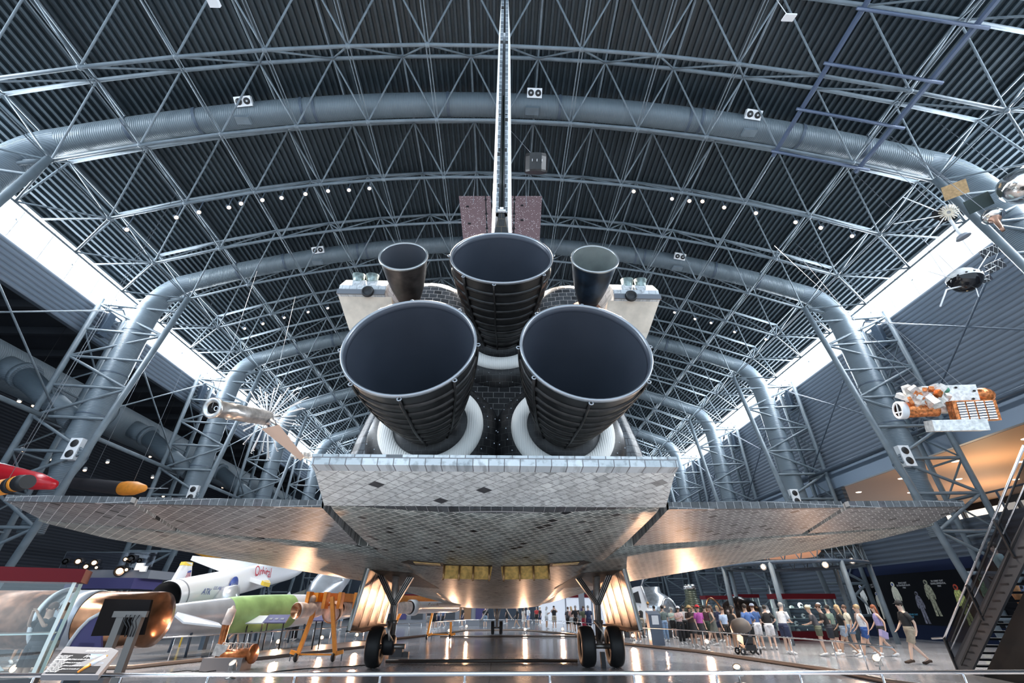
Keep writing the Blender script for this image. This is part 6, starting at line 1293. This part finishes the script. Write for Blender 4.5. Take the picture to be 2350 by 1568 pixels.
# far groups either side of the nose gear
person(1113, 1443, 0, 'stand', (.015, .015, .02), (.2, .28, .36), 'person in a dark jacket seen from behind left of the nose gear', 'dark')
for i, (u, v, f_, kd, tp, bt, lb, fe) in enumerate((
    (1085, 1436, 2, 'stand', bk, nv, 'person in black far left of the nose gear', 0), (1095, 1434, 0, 'stand', (.4, .3, .2), bk, 'person in tan far left of the nose gear', 1), (1075, 1433, 1, 'stand', (.45, .05, .05), bk, 'person in red far left of the nose gear', 0),
    (1187, 1443, 1.6, 'walk', bk, bk, 'person in black walking right of the nose gear', 1), (1202, 1444, -1, 'stand', (.6, .55, .5), (.6, .55, .5), 'person in a pale dress right of the nose gear', 1), (1213, 1445, 2, 'stand', wh, (.2, .3, .5), 'person in a white top and jeans right of the nose gear', 1),
    (1240, 1436, 2, 'stand', bk, nv, 'person in dark clothes before the white display wall', 0), (1255, 1444, -1.2, 'phone', wh, (.5, .5, .5), 'person in white holding a bag before the display wall', 1), (1273, 1446, 3.1, 'shoot', bk, kh, 'person in black raising a camera before the display wall', 0),
    (1306, 1451, -.5, 'stand', (.06, .06, .07), bk, 'person at the left end of the group by the right gear', 0), (1314, 1453, .5, 'phone', (.6, .35, .3), (.5, .5, .5), 'person in a rose top in the group by the right gear', 1), (1324, 1455, 2.8, 'hips', bk, bk, 'tall person in black in the group by the right gear', 0),
    (1331, 1458, 1, 'stand', (.2, .2, .21), bk, 'young person in grey in the group by the right gear', 1), (1343, 1457, 3, 'stand', (.2, .22, .14), (.5, .04, .08), 'person in a patterned top and red skirt by the right gear', 1), (1354, 1458, .2, 'stand', nv, nv, 'grey-haired person in navy by the right gear', 0),
    (1232, 1433, 0, 'stand', (.5, .05, .05), bk, 'person in red far right of the nose gear', 0), (1163, 1432, 1, 'stand', bk, bk, 'person in black directly behind the nose gear', 0), (1060, 1440, 2, 'stand', bk, nv, 'person in dark clothes beyond the robot arm tip', 0),
    (994, 1446, 0, 'stand', bk, bk, 'person in black below the robot arm', 0), (1003, 1445, .6, 'stand', (.3, .33, .4), nv, 'person in grey-blue below the robot arm', 0), (982, 1447, 0, 'stand', (.04, .04, .05), (.3, .3, .3), 'person in dark grey below the robot arm lettering', 0),
    (1015, 1442, 2, 'walk', (.1, .14, .25), bk, 'person in blue at the robot arm tip', 0), (780, 1447, 2, 'stand', (.7, .4, .42), (.4, .5, .6), 'person in pink beyond the orange gantry', 1), (768, 1449, 1, 'stand', (.3, .4, .5), (.3, .4, .5), 'person in pale blue beyond the orange gantry', 1))):
    person(u, v, f_, kd, tp, bt, lb, ['dark', 'brown', 'blonde', 'grey'][i % 4] if i not in (14,) else 'grey', bool(fe), bool(fe), i % 4 if i % 4 != 2 else 1, skirt=(i in (4, 13)), h=.97+.05*(i % 3)/2 if i != 12 else .85)
person(529, 1482, -1.2, 'walk', (.3, .34, .4), (.25, .32, .26), 'person in a grey shirt and green shorts behind the copper mast', 'dark', shoes=bk)
person(657, 1471, -.4, 'stand', (.6, .62, .62), bk, 'person in a pale top and long black skirt behind the left curb', 'grey', fem=True, skirt=True)
person(673, 1471, 2.8, 'hips', (.35, .55, .5), bk, 'person in a mint top with a brown bag behind the left curb', 'brown', fem=True, pants=True)
person(78, 1490, 2.8, 'shoot', (.02, .02, .025), (.05, .05, .06), 'person in black seen through the lower left glass case', 'brown', pos=(W(78, 1490, Y=11.9).x, 11.9, 0))
person(105, 1518, 2.2, 'phone', (.2, .27, .42), (.45, .42, .36), 'person in a blue shirt seen through the lower left glass case', 'brown', pos=(W(112, 1490, Y=12.1).x, 12.1, 0))
person(30, 1524, -2, 'stand', (.45, .48, .55), (.3, .3, .32), 'person in grey at the left edge behind the glass case', 'dark')
person(1478, 1458, 2.0, 'walk', (.2, .3, .45), nv, 'person in blue between the kiosk and the silver capsule', 'dark')
person(1640, 1472, .4, 'stand', (.35, .1, .1), bk, 'person in a red-brown top in the second row of the crowd', 'dark', fem=True)
person(1604, 1470, 1.0, 'stand', (.5, .5, .52), nv, 'person in light grey in the second row of the crowd', 'brown')
# white suited astronaut figure before the silver capsule
person(1496, 1464, S_, 'stand', (.8, .8, .8), (.8, .8, .8), 'white space suit figure with gold visor before the silver capsule', 'dark', pants=True, hat=((.65, .35, .12), 'cap'), group='space suit figures', h=1.12)
# person in shorts on the stairs
pp = person(2205, 1440, 1.0, 'stand', (.3, .42, .42), (.55, .27, .12), 'person in a pale patterned top and orange trousers seen through the stair mesh', 'dark', fem=True, pants=True, pos=tuple(S0+dr*.36+pr*1.0+V((0, 0, .1))))
# bag of the person in white
q = W(2028, 1456, Y=19.2); tag(MB().box(q, (.3, .12, .22), (0, .4, .3)).build('shoulder_bag', M('lilac_bag', (.35, .3, .5), .5)), 'lilac shoulder bag at the hip of the white sleeveless top', 'bag')
# big print on the back of the black tee
pbk = MB()
